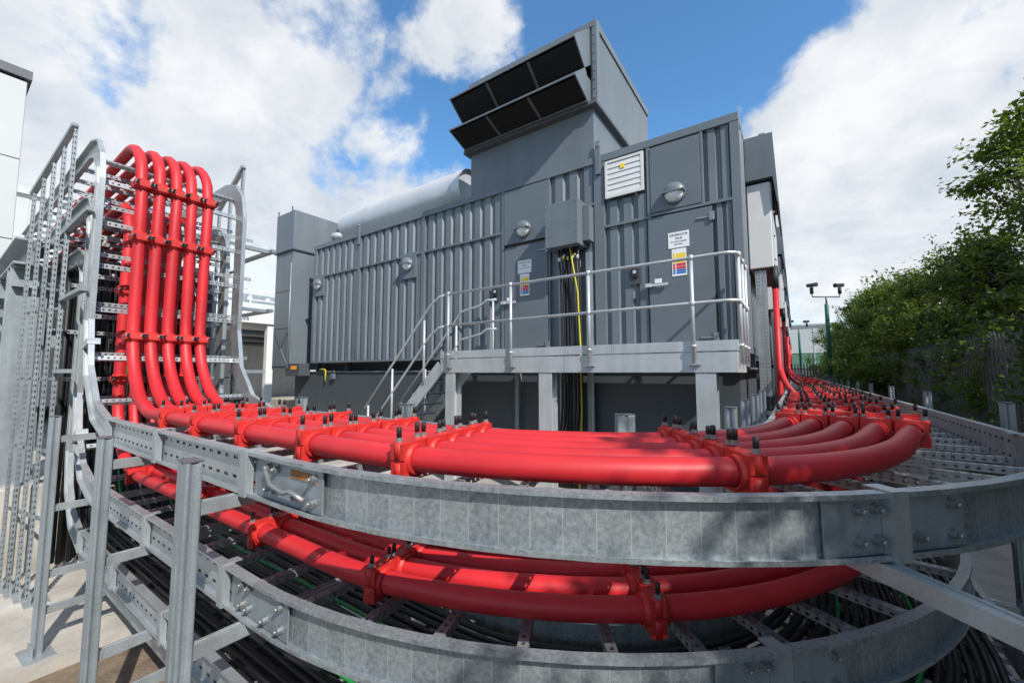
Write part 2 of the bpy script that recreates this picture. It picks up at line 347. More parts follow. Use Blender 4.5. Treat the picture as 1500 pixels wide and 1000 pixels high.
# ------------------------------------------------------------------ red cables and cleats
PR = .038
def cleat_mesh(full):
    b = MB(); r = PR; hw = .0535; d = .024
    def half(z0, z1, zs):       # saddle: block with a half round cut, zs = +1 upper, -1 lower
        n = 8; arc = [(math.cos(math.pi*i/n)*(r+.002), zs*math.sin(math.pi*i/n)*(r+.002)) for i in range(n+1)]
        poly = [(hw, z0)]+[(a, z) for a, z in arc]+[(-hw, z0), (-hw, z1), (hw, z1)]
        b.prism(poly, 'y', -d, d)
    half(.004, .052, 1); half(-.004, -.058, -1)
    # collar ring wider than the block
    n = 16; o = len(b.v)
    for y in (-.04, .04):
        for rr in (r+.0015, r+.0085):
            for k in range(n): a = 2*math.pi*k/n; b.v.append((rr*math.cos(a), y, rr*math.sin(a)))
    for k in range(n):
        j = (k+1) % n
        b.face([o+n+k, o+n+j, o+3*n+j, o+3*n+k], None, True); b.face([o+k, o+j, o+n+j, o+n+k]); b.face([o+2*n+k, o+3*n+k, o+3*n+j, o+2*n+j])
    for s in (-1, 1):
        b.cyl((s*.0430, 0, -.058), (s*.0430, 0, -.006), .0155, 10); b.cyl((s*.0430, 0, .006), (s*.0430, 0, .058), .0155, 10)
    if not full:
        for s in (-1, 1): b.cyl((s*.0430, 0, .06), (s*.0430, 0, .09), .007, 6)
    return b.mesh('cleat', 'red_cleat')
cleat_me = cleat_mesh(True); cleat_far = cleat_mesh(False)
b = MB()
for s in (0,): b.cyl((s, 0, .058), (s, 0, .061), .013, 10, False); b.cyl((s, 0, .061), (s, 0, .070), .0105, 6, False)
nut_me = b.mesh('bolt', 'bolt')
capb = MB().tube([(0, 0, .070), (0, 0, .098), (0, 0, .101)], [.0078, .0078, .005], 10); cap_me = capb.mesh('bolt_cap', 'black')
GY = [6.2+4.7*i for i in range(5)]
def smooth(x): x = max(0, min(1, x)); return x*x*(3-2*x)
NAMEPOS = ['innermost', 'second from the generators', 'middle', 'second from the outside', 'outermost']
def red_cable(level, i):
    P = LAD[level]; fr = frames(P, 29, True); ds = dists(fr)
    sB = ds[[k for k, f in enumerate(fr) if f[4] == 'B'][0]]+.35; sC = sB+1.45
    # lane offset from the outer rail; i = 0 innermost
    oy = .36+.115*(4-i) if level == 0 else .25+.118*(4-i); ox = (.15 if level == 0 else .225)+.113*(4-i)
    no = .012 if level == 0 else -.012
    yd = GY[i]+.95                                   # where this cable comes down from its generator
    yb = yd-1.55
    orr = .205+.108*(4-i); sR0 = ds[[k for k, f in enumerate(fr) if f[4] == 'D'][-1]]-1.2; sR1 = sR0+1.9
    jit = random.random()*6
    def lat(s): return .004*math.sin(s*2.3+jit)-(oy+(ox-oy)*smooth((s-sB)/(sC-sB))+(orr-ox)*smooth((s-sR0)/(sR1-sR0)))
    s0 = max(0, 29-yb); pts = []
    xl = P[0]-oy; zl = P[2]+no
    xs = -.20; top = 1.25
    if level == 0:
        yy = yd
        drop = [Vector((xs, yy, top)), Vector((xs, yy, .55)), Vector((xs+.0, yy-.02, .25))]
        c0, c1, c2, c3 = drop[-1], Vector((xs, yy-.1, -.18)), Vector((xl, yb+.75, zl)), Vector((xl, yb, zl))
        for k in range(1, 15):
            u = k/14; drop.append(c0*(1-u)**3+c1*3*u*(1-u)**2+c2*3*u*u*(1-u)+c3*u**3)
        pts += drop
    else:
        yy = yd-.14
        if i < 2:
            pts += [Vector((xs, yy, top)), Vector((xs, yy, -.35))]
            c0, c1, c2, c3 = Vector((xs, yy, -.35)), Vector((xs, yy, -.7)), Vector((xl, yy-.3, zl)), Vector((xl, yy-.7, zl))
            for k in range(1, 11): u = k/10; pts.append(c0*(1-u)**3+c1*3*u*(1-u)**2+c2*3*u*u*(1-u)+c3*u**3)
            s0 = 29-(yy-.7)
        else: s0 = 29-11.5
    s = s0+.05; send = ds[-1]-.05
    while s < send:
        p, t, l, n, k = at(fr, ds, s); pts.append(p+l*lat(s)+n*no); s += .5 if k in 'A' else (.09 if k in 'BCEG' else .25)
    lev = ['top', 'second'][level]
    th = thing('red_cable', f'thick red cable, {NAMEPOS[i]} of five, on the {lev} cable ladder', 'cable', (pts[-1].x, pts[-1].y, pts[-1].z), 'red cables on the cable ladders')
    MB().tube(pts, PR, 16).build('sheath', 'red', th)
    if level == 0 or i < 2:
        MB().tube([(xs, yy, top+.3), (xs, yy, top-.02)], .046, 12).build('termination_sleeve', 'rubber', th)
    # cleats
    pos = []
    iC = [k for k, f in enumerate(fr) if f[4] == 'C'][-1]; sX = ds[iC]     # end of bend at x = cx
    sbend0 = ds[[k for k, f in enumerate(fr) if f[4] == 'B'][0]-1]
    if level == 0:
        y = 2.38
        while y < yb+.1 and y < 29: pos.append(29-y if y > P[1]+P[5] else None); y += .5
        pos = [q for q in pos if q is not None]; pos.append(sbend0+.42)
        pos.append(sX-1.42)
        pos += [sX-.38+.52*k for k in range(5)]
    else:
        y = 3.4
        while y < min(yb, 8): pos.append(29-y); y += .5
        pos += [sX-1.42]+[sX-.36+.87*k for k in range(3)]
    iE = [k for k, f in enumerate(fr) if f[4] == 'E']; iF = [k for k, f in enumerate(fr) if f[4] == 'F']
    pos += [ds[iE[-1]]-.12, ds[iF[0]]+.48, ds[iF[-1]]+.02] if level == 0 else [ds[iE[0]]-.05, ds[iE[-1]]+.1, ds[iF[0]]+.62]
    for q in pos:
        if q < s0 or q > send: continue
        p, t, l, n, k = at(fr, ds, q); c = p+l*lat(q)+n*no
        t2 = (at(fr, ds, q+.05)[0]+at(fr, ds, q+.05)[2]*lat(q+.05)-at(fr, ds, q-.05)[0]-at(fr, ds, q-.05)[2]*lat(q-.05)).normalized()
        if k in 'ABCD': l2_ = t2.cross(n).normalized(); l2_ = l2_ if l2_.dot(l) > 0 else -l2_
        else: l2_, t2 = l, t
        M = fmat(c, t2, l2_, n) @ Matrix.Rotation(random.gauss(0, .025), 4, 'Y') @ Matrix.Rotation(random.gauss(0, .02), 4, 'Z'); near = c.length < 9
        co = link('cleat', cleat_me if near else cleat_far, th, M)
        if near:
            PINV[co.name] = M.inverted()
            for sg in (-1, 1):
                for me, nm in ((nut_me, 'bolt'), (cap_me, 'bolt_cap')): link(nm, me, co, M @ Matrix.Translation((sg*.0430, 0, random.uniform(-.003, .005))))
for lv in (0, 1):
    for i in range(5): red_cable(lv, i)
# black cables on the third ladder (each one a cable) and under them on the tray
for lv, P, cnt, rad in ((2, LAD[2], 24, .0145), (3, P4, 18, .014)):
    fr = frames(P, 9, True); ds = dists(fr)
    for i in range(cnt):
        off = -(.06+.034*i) if lv == 2 else -(.08+.042*i); pts = []; s = .0; ph = random.random()*6
        while s < ds[-1]-(.02 if lv == 2 else 3.2):
            p, t, l, n, k = at(fr, ds, s); pts.append(p+l*(off+.008*math.sin(s*1.7+ph))+n*((-.096+.01*(i % 3)) if lv == 2 else -.04)); s += .2 if k in 'ADFH' else .1
        g = lv == 2 and i in (7, 16)
        o = MB().tube(pts, rad if not g else .009, 8).build('earth_cable' if g else 'black_cable', 'green_cable' if g else 'black')
        if g: tag(o, 'thin green earth cable among the black ones, ' + ('nearer the camera' if i == 7 else 'farther from the camera'), 'cable', 'green earth cables')
        else: tag(o, 'black cable lying side by side with others on the ' + ('third ladder' if lv == 2 else 'bottom perforated tray'), 'cable', 'black cables on ladder three' if lv == 2 else 'black cables on the bottom tray')
# cable bundle rings on the black riser handled by rungs; -------------------------------------------------- supports
def strut_post(x, y, z0, z1, label, ang=0, wd=.084, dp=.045, arms=(), arm_dir=(0, 1), arm_len=1.0, base=True, group='steel support posts along the ladders'):
    th = thing('support_post', label, 'post', (x, y, z0), group)
    M = Matrix.Translation((x, y, 0)) @ Matrix.Rotation(ang, 4, 'Z'); h = wd/2; q = dp/2
    b = MB()
    pr = [(-h, -q), (-.008, -q), (-.004, -q+.006), (.004, -q+.006), (.008, -q), (h, -q), (h, -.012), (h-.006, -.008), (h-.006, .008), (h, .012), (h, q), (-h, q), (-h, .012), (-h+.006, .008), (-h+.006, -.008), (-h, -.012)]
    b.sweep([(M @ Vector((0, 0, z)), M.to_3x3() @ Vector((1, 0, 0)), M.to_3x3() @ Vector((0, 1, 0))) for z in (z0, z1-.004)], pr)
    bev(b.build('upright', 'galv_dull', th), .004, 2)
    MB().box((-h-.002, -q-.002, z1-.004), (h+.002, q+.002, z1), M).build('end_cap', 'cap_dark', th)
    if base: MB().box((-.12, -.07, z0), (.12, .07, z0+.01), M).box((-h-.02, -q-.008, z0+.01), (h+.02, -q-.002, z0+.07), M).build('base_plate', 'galv', th)
    d = Vector((*arm_dir, 0)).normalized(); sd = Vector((-d.y, d.x, 0))
    for za in arms:
        A = Vector((x, y, za))+d*(q*.9); Mm = Matrix(((d.x, sd.x, 0, A.x), (d.y, sd.y, 0, A.y), (0, 0, 1, A.z), (0, 0, 0, 1)))
        a = MB().box((0, -.0205, -.041), (arm_len, .0205, -.003), Mm).box((0, -.0205, -.003), (arm_len, -.010, 0), Mm).box((0, .010, -.003), (arm_len, .0205, 0), Mm).box((0, -.03, -.1), (.006, .03, .03), Mm)
        a.build('bracket_arm', 'galv', th)
    return th
AZ = [P[2]-H-.005 for P in LAD]+[P4[2]-.075]
strut_post(-4.16, .55, GZ, -.29, 'galvanised post bolted to the concrete, farthest of the three front posts', .06, arms=AZ)
strut_post(-2.79, .54, GZ-.08, -.31, 'middle one of the three galvanised front posts', .03, arms=AZ)
strut_post(-1.66, .53, GZ-.08, -.285, 'nearest and largest of the three galvanised front posts', 0, arms=AZ)
dv = Vector((.68, -.73, 0)).normalized(); q = Vector((.13, 1.30, 0))+dv*.95
strut_post(q.x, q.y, GZ-.08, -.6, 'post carrying the long steel arm under the ladder bend at lower right', math.atan2(dv.x, -dv.y), arms=(AZ[0], AZ[1]-.1), arm_dir=(-dv.x, -dv.y), arm_len=1.5)
for k in range(13):
    y = 3.62+1.78*k
    strut_post(1.0, y, GZ, -.17, ['first', 'second', 'third', 'fourth', 'fifth', 'sixth', 'seventh', 'eighth', 'ninth', 'tenth', 'eleventh', 'twelfth', 'thirteenth'][k] + ' square topped post along the hedge side of the ladder, counted from the camera', math.pi/2, arms=AZ if k < 3 else AZ[:1], arm_dir=(-1, 0), arm_len=1.1, base=False)
for k, (x, y, a, ad) in enumerate([(-3.4, 1.83, 0, (0, -1)), (-2.1, 1.83, 0, (0, -1)), (-.70, 1.98, .6, (.6, -.8)), (-.33, 2.75, 1.57, (1, 0)), (-.33, 3.6, 1.57, (1, 0)), (-.33, 4.5, 1.57, (1, 0)), (-.33, 5.5, 1.57, (1, 0))]):
    strut_post(x, y, GZ, -.20, 'post on the generator side of the ladder, ' + ['behind the straight run, left one', 'behind the straight run, right one', 'inside the bend', 'first after the bend', 'second after the bend', 'third after the bend', 'fourth after the bend'][k], a, .085, .06, arms=AZ[:2], arm_dir=ad, arm_len=.3, base=False)
# riser frame: slotted strut uprights with a sloping head, on both sides of the risers
def slotted(b, x, y, z0, z1, sx=1):
    q = .0125; b.box((x-.0205, y-q, z0), (x+.0205, y-q+.0025, z1)); b.box((x-.0205, y-q+.0025, z0), (x-.018, y+q, z1)); b.box((x+.018, y-q+.0025, z0), (x+.0205, y+q, z1))
for side, yy, cnt in ((-1, .648, 5), (1, 1.95, 3)):
    fr_ = thing('riser_support', ('near' if side < 0 else 'far') + ' side support of slotted strut holding the vertical cable ladders', 'steel support', (-5.3, yy, GZ), 'riser supports')
    tops = []
    for k in range(cnt):
        x = (-5.08-.175*k) if side < 0 else (-5.05-.30*k); z1 = 2.15-.12*k if side < 0 else 2.32-.19*k; yk = yy-(.034*k if side < 0 else 0); tops.append((x, z1, yk))
        b = MB(); slotted(b, x, yk, GZ+.01, z1); b.build('upright', 'galv_slot', fr_)
        MB().box((x-.07, yk-.07, GZ+.001*k), (x+.07, yk+.07, GZ+.01+.001*k)).box((x-.03, yk-.04, GZ+.01), (x+.03, yk-.03, GZ+.09)).build('base_plate', 'galv', fr_)
    (xa, za, ya), (xb, zb, yb_) = tops[0], tops[-1]
    a, c = Vector((xa+.03, ya, za)), Vector((xb-.03, yb_, zb)); t = (c-a).normalized(); nn = Vector((0, 1, 0)).cross(t)
    MB().sweep([(a, Vector((0, 1, 0)), nn), (c, Vector((0, 1, 0)), nn)], [(-.03, -.02), (.012, -.02), (.012, .02), (-.03, .02)]).build('head_rail', 'galv', fr_)
    for j, z in enumerate((1.15, .55, -.05, -.65, -1.2)):
        ye = .735 if side < 0 else 1.645
        MB().sweep([(Vector((xa+.03, ya+.024, z)), Vector((0, 1, 0)), Vector((0, 0, 1))), (Vector((xb-.05, yb_+.024, z)), Vector((0, 1, 0)), Vector((0, 0, 1)))], [(-.010, -.011), (.010, -.011), (.010, .011), (-.010, .011)]).build('cross_rail', 'galv_dull', fr_)
        if z > -.3: MB().box((xa+.022, yy-.02, z+.05), (-4.25 if z > 0 else -4.5, yy+.02, z+.08)).box((-4.36, min(yy, ye), z+.05), (-4.32, max(yy, ye), z+.08)).build('stand_off', 'galv_dull', fr_)
# horizontal slotted struts behind the risers
bs = thing('riser_backing', 'rows of punched white strut across the back of the cable riser', 'steel frame', (-4.3, 1.2, GZ))
for j in range(9):
    z = -.05+.19*j; x = -4.32 if j % 2 else -4.80
    MB().box((x, .66, z-.014), (x+.003, 1.78, z+.014)).build('slotted_strut', 'galv_slot_light', bs)
    MB().box((x-.03, .66, z+.014), (x, 1.78, z+.017)).build('strut_flange', 'galv_dull', bs)
# pierced dark sheet/tray riser with black cables at the back
for i in range(30):
    x = -5.45-.06*(i % 2); y = .74+.033*i
    o = MB().tube([(x, y, GZ+.15), (x+.02*math.sin(i), y, -.2), (x, y, .8), (x-.25, y, 1.0), (x-1.5, y, 1.02)], .02, 8).build('black_cable', 'black')
    tag(o, 'black cable standing upright at the back of the riser', 'cable', 'black cables up the back of the riser')
o = MB().tube([(-4.95, 1.5, GZ+.1), (-4.95, 1.5, -.2), (-4.97, 1.5, .9), (-5.5, 1.5, 1.0)], .02, 8).build('earth_cable', 'yellow'); tag(o, 'yellow and green earth cable running up behind the red riser', 'cable')

# steel columns and beams behind the riser
def hbeam(b, a, c, up, d=.25, wd=.25, tf=.02, tw=.014):
    a, c = Vector(a), Vector(c); t = (c-a).normalized(); n = Vector(up); l = n.cross(t)
    h, q = d/2, wd/2
    b.sweep([(a, l, n), (c, l, n)], [(-q, -h), (q, -h), (q, -h+tf), (tw/2, -h+tf), (tw/2, h-tf), (q, h-tf), (q, h), (-q, h), (-q, h-tf), (-tw/2, h-tf), (-tw/2, -h+tf), (-q, -h+tf)])
    return b
g = thing('steel_gantry', 'grey steel columns and beams that carry the cables to the white building', 'steel frame', (-5.55, .55, -1.05))
for x in (-6.25, -8.2): hbeam(MB(), (x, .56, -1.03), (x, .56, 1.02), (1, 0, 0)).build('column', 'galv_dull', g); BX('base_plate', 'galv', g, ((x-.18, .38, -1.05), (x+.18, .74, -1.03)))
for x in (-6.25, -8.2): hbeam(MB(), (x, 1.85, GZ), (x, 1.75, 1.02), (1, 0, 0)).build('column', 'galv_dull', g)
for y in (.56, 1.85): hbeam(MB(), (-5.95, y, 1.15), (-8.7, y, 1.15), (0, 0, 1)).build('beam', 'galv_dull', g)
for x, z in ((-6.1, .92), (-7.2, .92), (-8.1, .92), (-6.25, .35)): hbeam(MB(), (x, .45, z), (x, 1.86, z), (0, 0, 1), .2, .12).build('cross_beam', 'galv_dull', g)
hbeam(MB(), (-6.37, .56, .35), (-8.7, .56, .35), (0, 0, 1), .2, .2).build('beam', 'galv_dull', g)
dk = thing('rainwater_pipe', 'dark drain pipe beside the white wall at the left edge', 'pipe', (-6.9, .5, GZ))
MB().tube([(-7.4, .42, GZ), (-7.4, .42, .9), (-7.45, .42, 1.0), (-7.65, .4, 1.05)], .06, 12).build('pipe', 'cap_dark', dk)
for z in (-.9, -.2, .5): MB().cyl((-7.4, .42, z), (-7.4, .42, z+.04), .068, 12).build('pipe_collar', 'cap_dark', dk)

# ------------------------------------------------------------------ buildings
bl = thing('white_building', 'white panel clad building at the left edge with dark roof cap', 'building', (-7.4, -2, GZ))
xw = -8.8
for r_ in range(5):
    z0 = GZ+.25+r_*1.14
    for c_ in range(3):
        y1 = .62-c_*3.2; bev(BX('panel', 'white_clad', bl, ((xw-.10, y1-3.19, z0), (xw, y1, z0+1.13))), .006, 1)
BX('core_wall', 'cap_dark', bl, ((xw-8, -8.6, GZ), (xw-.05, .60, GZ+5.97)))
BX('roof_cap', 'cap_dark', bl, ((xw-8.1, -8.7, GZ+5.975), (xw+.04, .66, GZ+6.1)))
fb = thing('warehouse', 'long white warehouse behind the red cable riser', 'building', (-24, 10, -1.25))
xw = -23.6
BX('core_wall', 'white_metal', fb, ((xw-12, -16, -1.25), (xw-.03, 38, 6.7)))
for c_ in range(18):
    for r_, (z0, z1) in enumerate(((-1.2, 1.4), (1.42, 2.9), (2.92, 4.4), (4.42, 6.6))):
        if c_ % 3 == 1 and r_ == 0: continue
        BX('panel', 'white_clad', fb, ((xw-.03, -16+3*c_+.015, z0), (xw, -13+3*c_-.015, z1)))
BX('roof_edge', 'galv_light', fb, ((xw-12.2, -16.2, 6.7), (xw+.15, 38.2, 6.95)))
BX('vent_strip', 'galv_dull', fb, ((xw+.005, 6, 3.75), (xw+.03, 30, 4.15)))
for k in range(10): MB().cyl((xw+.03, 7+k*.9, 3.95), (xw+.06, 7+k*.9, 3.95), .13, 12).build('round_vent', 'white_clad', fb)
ca = thing('loading_canopy', 'white steel canopy with dark pipes under it, before the warehouse', 'canopy', (-20, 10, -1.25))
BX('roof_slab', 'white_metal', ca, ((-23.5, -8, 2.1), (-18.6, 24, 2.5)))  # slab extended beyond its columns, added to darken the wall behind the riser
for y in (8.6, 11.4, 14.2, 17): BX('column', 'white_metal', ca, ((-18.95, y-.14, -1.25), (-18.7, y+.14, 2.1)))
for z, x in ((1.75, -19.2), (1.5, -19.6), (1.3, -20)): MB().cyl((x, 7.6, z), (x, 24, z), .1, 8).build('pipe', 'cap_dark', ca)
BX('upper_rail', 'white_metal', ca, ((-18.72, 7.6, 3.05), (-18.68, 24, 3.1)), ((-18.72, 7.6, 3.45), (-18.68, 24, 3.5)))
for k in range(9): BX('rail_post', 'white_metal', ca, ((-18.72, 7.7+2*k, 2.5), (-18.67, 7.75+2*k, 3.45)))
BX('back_wall', 'galv_light', ca, ((-23.4, -8, -1.25), (-23.2, 24, 2.1)))
ub = thing('wall_cabinet', 'white cabinet on the wall below the loading canopy', 'cabinet', (-20, 11.3, 0)); bev(BX('body', 'white_metal', ub, ((-20.4, 10.9, -.2), (-19.9, 12.0, 1.2))), .02)
BX('door_panel', 'white_clad', ub, ((-19.9, 10.95, -.12), (-19.88, 11.95, 1.12)))
ac = thing('roof_unit', 'white unit standing on the canopy beside the grey radiator tower', 'cooling unit', (-19, 12.6, 2.6)); bev(BX('casing', 'white_metal', ac, ((-19.6, 12.0, 2.75), (-18.8, 13.1, 4.2))), .02)
BX('foot', 'cap_dark', ac, ((-19.5, 12.1, 2.5), (-19.4, 13.0, 2.75)), ((-19.0, 12.1, 2.5), (-18.9, 13.0, 2.75))); BX('grille', 'galv', ac, ((-18.8, 12.1, 2.9), (-18.78, 13.0, 3.9)))
gr = thing('guard_rail', 'pale tubular guard rail between canopy and generator tank', 'railing', (-15, 8, -1.25))
for x in (-14.6, -13.9, -13.2): MB().cyl((x, 8.2, GZ), (x, 8.2, -.2), .025, 8).build('rail_post', 'galv_light', gr)
for z in (-.2, -.7): MB().cyl((-14.6, 8.2, z), (-13.2, 8.2, z), .022, 8).build('rail', 'galv_light', gr)
MB().cyl((-13.2, 8.2, -.2), (-12.3, 8.2, GZ), .022, 8).build('rail', 'galv_light', gr)

# ------------------------------------------------------------------ generator enclosures
YF = 6.2; ZB, ZT = .27, 3.58
def corr(x0, x1, z0, z1, y, pitch=.27, depth=.04):
    """trapezoid ribbed sheet facing -Y from x1 (left) to x0 (right)"""
    n = max(1, round((x0-x1)/pitch)); p = (x0-x1)/n; pl = []
    for i in range(n):
        a = x1+i*p; pl += [(a, y+depth), (a+p*.26, y+depth), (a+p*.36, y), (a+p*.90, y)]
    pl.append((x0, y+depth)); b = MB(); o = 0
    for x, yy in pl: b.v += [(x, yy, z0), (x, yy, z1)]
    for i in range(len(pl)-1): b.face([2*i, 2*i+2, 2*i+3, 2*i+1])
    return b
def lamp(par, x, z, y, r=.155):
    lp = thing('bulkhead_lamp', par, 'lamp', (x, y, z), 'bulkhead lamps on the generator'); n = 20
    MB().cyl((x, y, z), (x, y-.04, z), r, 24).build('lamp_body', 'grey_paint', lp)
    def dome(a0, a1, rr, m, nm):
        b = MB(); k = 8
        for i in range(k+1):
            th = math.pi/2*i/k
            for j in range(n+1):
                a = a0+(a1-a0)*j/n; b.v.append((x+rr*math.cos(th)*math.cos(a), y-.04-rr*.62*math.sin(th), z+rr*math.cos(th)*math.sin(a)))
        for i in range(k):
            for j in range(n): o = i*(n+1)+j; b.face([o, o+1, o+n+2, o+n+1], None, True)
        b.build(nm, m, lp)
    dome(0, math.pi, r, 'grey_paint', 'hood'); dome(math.pi, 2*math.pi, r*.86, 'lens', 'lens')
    MB().box((x-r, y-.04-r*.64, z-.012), (x+r, y-.04, z+.008)).build('brow', 'grey_paint', lp)
ge = thing('generator_enclosure', 'large dark grey ribbed generator enclosure nearest the camera, with two doors', 'generator', (-5.5, 7.5, GZ), 'row of generator enclosures')
YB = 9.05
G = 'grey_paint'
BX('core_wall', G, ge, ((-11.05, YF+.05, ZB+.02), (-.545, YB, ZT-.04)))
bev(BX('top_rail', G, ge, ((-11.1, YF-.03, 3.46), (-.5, YF+.05, ZT)), ((-.56, YF+.05, 3.46), (-.5, YB, ZT))), .006)
BX('roof', G, ge, ((-11.1, YF+.05, ZT-.04), (-.56, YB, ZT-.01)))
bev(BX('bottom_rail', G, ge, ((-11.1, YF-.02, ZB), (-.5, YF+.05, ZB+.05)), ((-.56, YF+.05, ZB), (-.5, YB, ZB+.12))), .004)
for a, c in ((-.62, -.5), (-1.0, -.965), (-1.765, -1.715), (-2.63, -2.45), (-3.50, -3.465), (-4.52, -4.455), (-6.72, -6.62), (-9.06, -8.95), (-11.1, -10.97)):
    zlo = 2.36 if (a, c) in ((-1.0, -.965),) else ZB+.05
    bev(BX('frame_post', G, ge, ((a, YF-.025, zlo), (c, YF+.05, 3.46))), .005)
for y in (YB-.12,): BX('frame_post', G, ge, ((-.56, y, ZB+.12), (-.5, YB, 3.46)))
def cs(x0, x1, z0, z1, pitch=.27): corr(x0, x1, z0, z1, YF, pitch).build('ribbed_panel', G, ge)
cs(-.62, -.965, 2.40, 3.46, .17); cs(-.62, -.86, ZB+.05, 2.36, .12); cs(-1.765, -2.45, ZB+.05, 2.34, .23); cs(-1.765, -2.45, 2.38, 2.76, .23)
cs(-2.63, -3.465, 2.80, 3.46, .27); cs(-2.63, -3.465, ZB+.05, 2.78, .27)
for x0, x1 in ((-4.52, -6.62), (-6.72, -8.95), (-9.06, -10.97)): cs(x0, x1, ZB+.05, 2.64); cs(x0, x1, 2.68, 3.46)
for x0, x1, z in ((-.62, -1.765, 2.36), (-1.765, -2.45, 2.34), (-2.63, -3.465, 2.765), (-4.52, -6.62, 2.64), (-6.72, -8.95, 2.64), (-9.06, -10.97, 2.64)):
    BX('mid_rail', G, ge, ((x1, YF-.028, z), (x0, YF+.045, z+.04)))
bev(BX('access_panel', 'grey_door', ge, ((-1.71, YF-.035, 2.41), (-1.005, YF+.04, 3.43))), .004); bev(BX('access_panel', 'grey_door', ge, ((-4.45, YF-.035, 2.40), (-3.505, YF+.04, 3.44))), .004)
for x in (-2.54, -9.0):
    bev(BX('lifting_lug', G, ge, ((x-.045, YF-.06, 3.25), (x+.045, YF-.03, 3.82))), .008)
    MB().cyl((x, YF-.075, 3.75), (x, YF-.025, 3.75), .03, 12).build('lug_eye', 'bolt', ge)
def textmesh(s, size, name, m, parent, M):
    cu = bpy.data.curves.new(name, 'FONT'); cu.body = s; cu.size = size; cu.align_x = 'CENTER'; cu.align_y = 'CENTER'; cu.offset = size*.012
    t = bpy.data.objects.new('t', cu); me = bpy.data.meshes.new_from_object(t); me.materials.clear(); me.materials.append(MAT[m]); bpy.data.objects.remove(t); return link(name, me, parent, M)
def fm(x, z, y): return Matrix(((1, 0, 0, x), (0, 0, -1, y), (0, 1, 0, z), (0, 0, 0, 1)))
def door(x1, x0, z1, lines, which):
    d = bev(BX('door', 'grey_door', ge, ((x1, YF-.03, ZB+.06), (x0, YF+.04, z1))), .004); PINV[d.name] = None
    bx = lambda nm, m, *bb: BX(nm, m, d, *bb)
    bx('door_gap', 'hood_inside', ((x1-.012, YF-.020, ZB+.05), (x1-.001, YF+.04, z1+.01)), ((x0+.001, YF-.020, ZB+.05), (x0+.012, YF+.04, z1+.01)))
    y = YF-.03
    for z in (z1-.15, ZB+.22):
        bx('hinge', 'bolt', ((x0-.20, y-.016, z-.012), (x0-.01, y, z+.012)), ((x0-.035, y-.03, z-.06), (x0+.03, y, z+.06)))
    bx('handle', 'alu', ((x1+.01, y-.05, 1.28), (x1+.27, y-.025, 1.315)), ((x1-.05, y-.06, 1.275), (x1+.03, y, 1.33)))
    bx('handle_tag', 'white_plastic', ((x1+.09, y-.055, 1.32), (x1+.19, y-.045, 1.385)))
    return d
for (x1, x0, z1, sx, lines, nm) in ((-1.755, -.87, 2.335, -1.325, ('GENERATOR', 'No.8', 'AC SWITCHGEAR', 'SECTION'), 'right'), (-4.44, -3.515, 2.335, -3.99, ('GENERATOR', 'No.8', 'CONTROL SECTION'), 'left')):
    d = door(x1, x0, z1, lines, nm)
    sg = thing('door_sign', f'white notice reading GENERATOR No.8 on the {nm} grey door', 'sign', (sx, YF-.04, 1.93), 'white generator notices')
    y = YF-.0335
    BX('plate', 'white_plastic', sg, ((sx-.145, y-.004, 1.815), (sx+.145, y+.002, 2.05)))
    for t, z, s in zip(lines, (2.005, 1.955, 1.905, 1.865), (.044, .044, .028, .028)): textmesh(t, s, 'lettering', 'ink', sg, fm(sx, z, y-.0055))
    sh = thing('hazard_sign', f'white safety sign with yellow, red and blue bands on the {nm} grey door', 'sign', (sx, YF-.04, 1.6), 'safety signs')
    BX('plate', 'white_plastic', sh, ((sx-.10, y-.003, 1.40), (sx+.10, y+.003, 1.80)))
    for m_, z0, z1_ in (('sign_yellow', 1.66, 1.73), ('sign_yellow', 1.59, 1.65), ('sign_red', 1.545, 1.583), ('sign_red', 1.50, 1.538), ('sign_blue', 1.465, 1.494), ('sign_blue', 1.43, 1.459)):
        BX('colour_band', m_, sh, ((sx-.04, y-.0045, z0), (sx+.09, y-.003, z1_))); BX('symbol', m_, sh, ((sx-.085, y-.0045, z0), (sx-.055, y-.003, z1_)))
    # keypad pocket beside the door
    kp = thing('keypad', f'black keypad in a recess beside the {nm} door', 'keypad', (x1-.22, YF, 1.5)); BX('recess', 'grey_dark', kp, ((x1-.32, YF-.028, 1.36), (x1-.13, YF-.02, 1.66)))
    bev(BX('device', 'black', kp, ((x1-.27, YF-.05, 1.45), (x1-.17, YF-.028, 1.60))), .008); BX('display', 'alu', kp, ((x1-.245, YF-.053, 1.52), (x1-.195, YF-.05, 1.57)))
for lx, lz, lb in ((-1.36, 2.63, 'nearest half moon lamp, on the panel over the right door'), (-4.0, 2.63, 'half moon lamp on the panel over the left door'), (-7.13, 2.45, 'half moon lamp in the middle of the ribbed wall'), (-10.8, 2.44, 'farthest half moon lamp, beside the radiator tower')):
    lamp(lb, lx, lz, YF-.036)
    if lx < -5: BX('mount_plate', G, ge, ((lx-.24, YF-.036, lz-.32), (lx+.24, YF+.03, lz+.26)))
lv = thing('louvre', 'white framed louvre with a yellow sticker near the roof', 'louvre', (-2.1, YF, 2.8))
BX('frame', 'white_metal', lv, ((-2.42, YF-.06, 2.80), (-1.80, YF-.03, 2.84)), ((-2.42, YF-.06, 3.38), (-1.80, YF-.03, 3.42)), ((-2.42, YF-.06, 2.84), (-2.38, YF-.03, 3.38)), ((-1.84, YF-.06, 2.84), (-1.80, YF-.03, 3.38)))
BX('backing', 'galv_dull', lv, ((-2.38, YF-.032, 2.84), (-1.84, YF+.0, 3.38)))
for k in range(6):
    z = 2.845+.089*k; MB().prism([(YF-.058, z-.002), (YF-.054, z-.005), (YF-.044, z+.080), (YF-.048, z+.083)], 'x', -2.379, -1.841).build('slat', 'white_metal', lv)
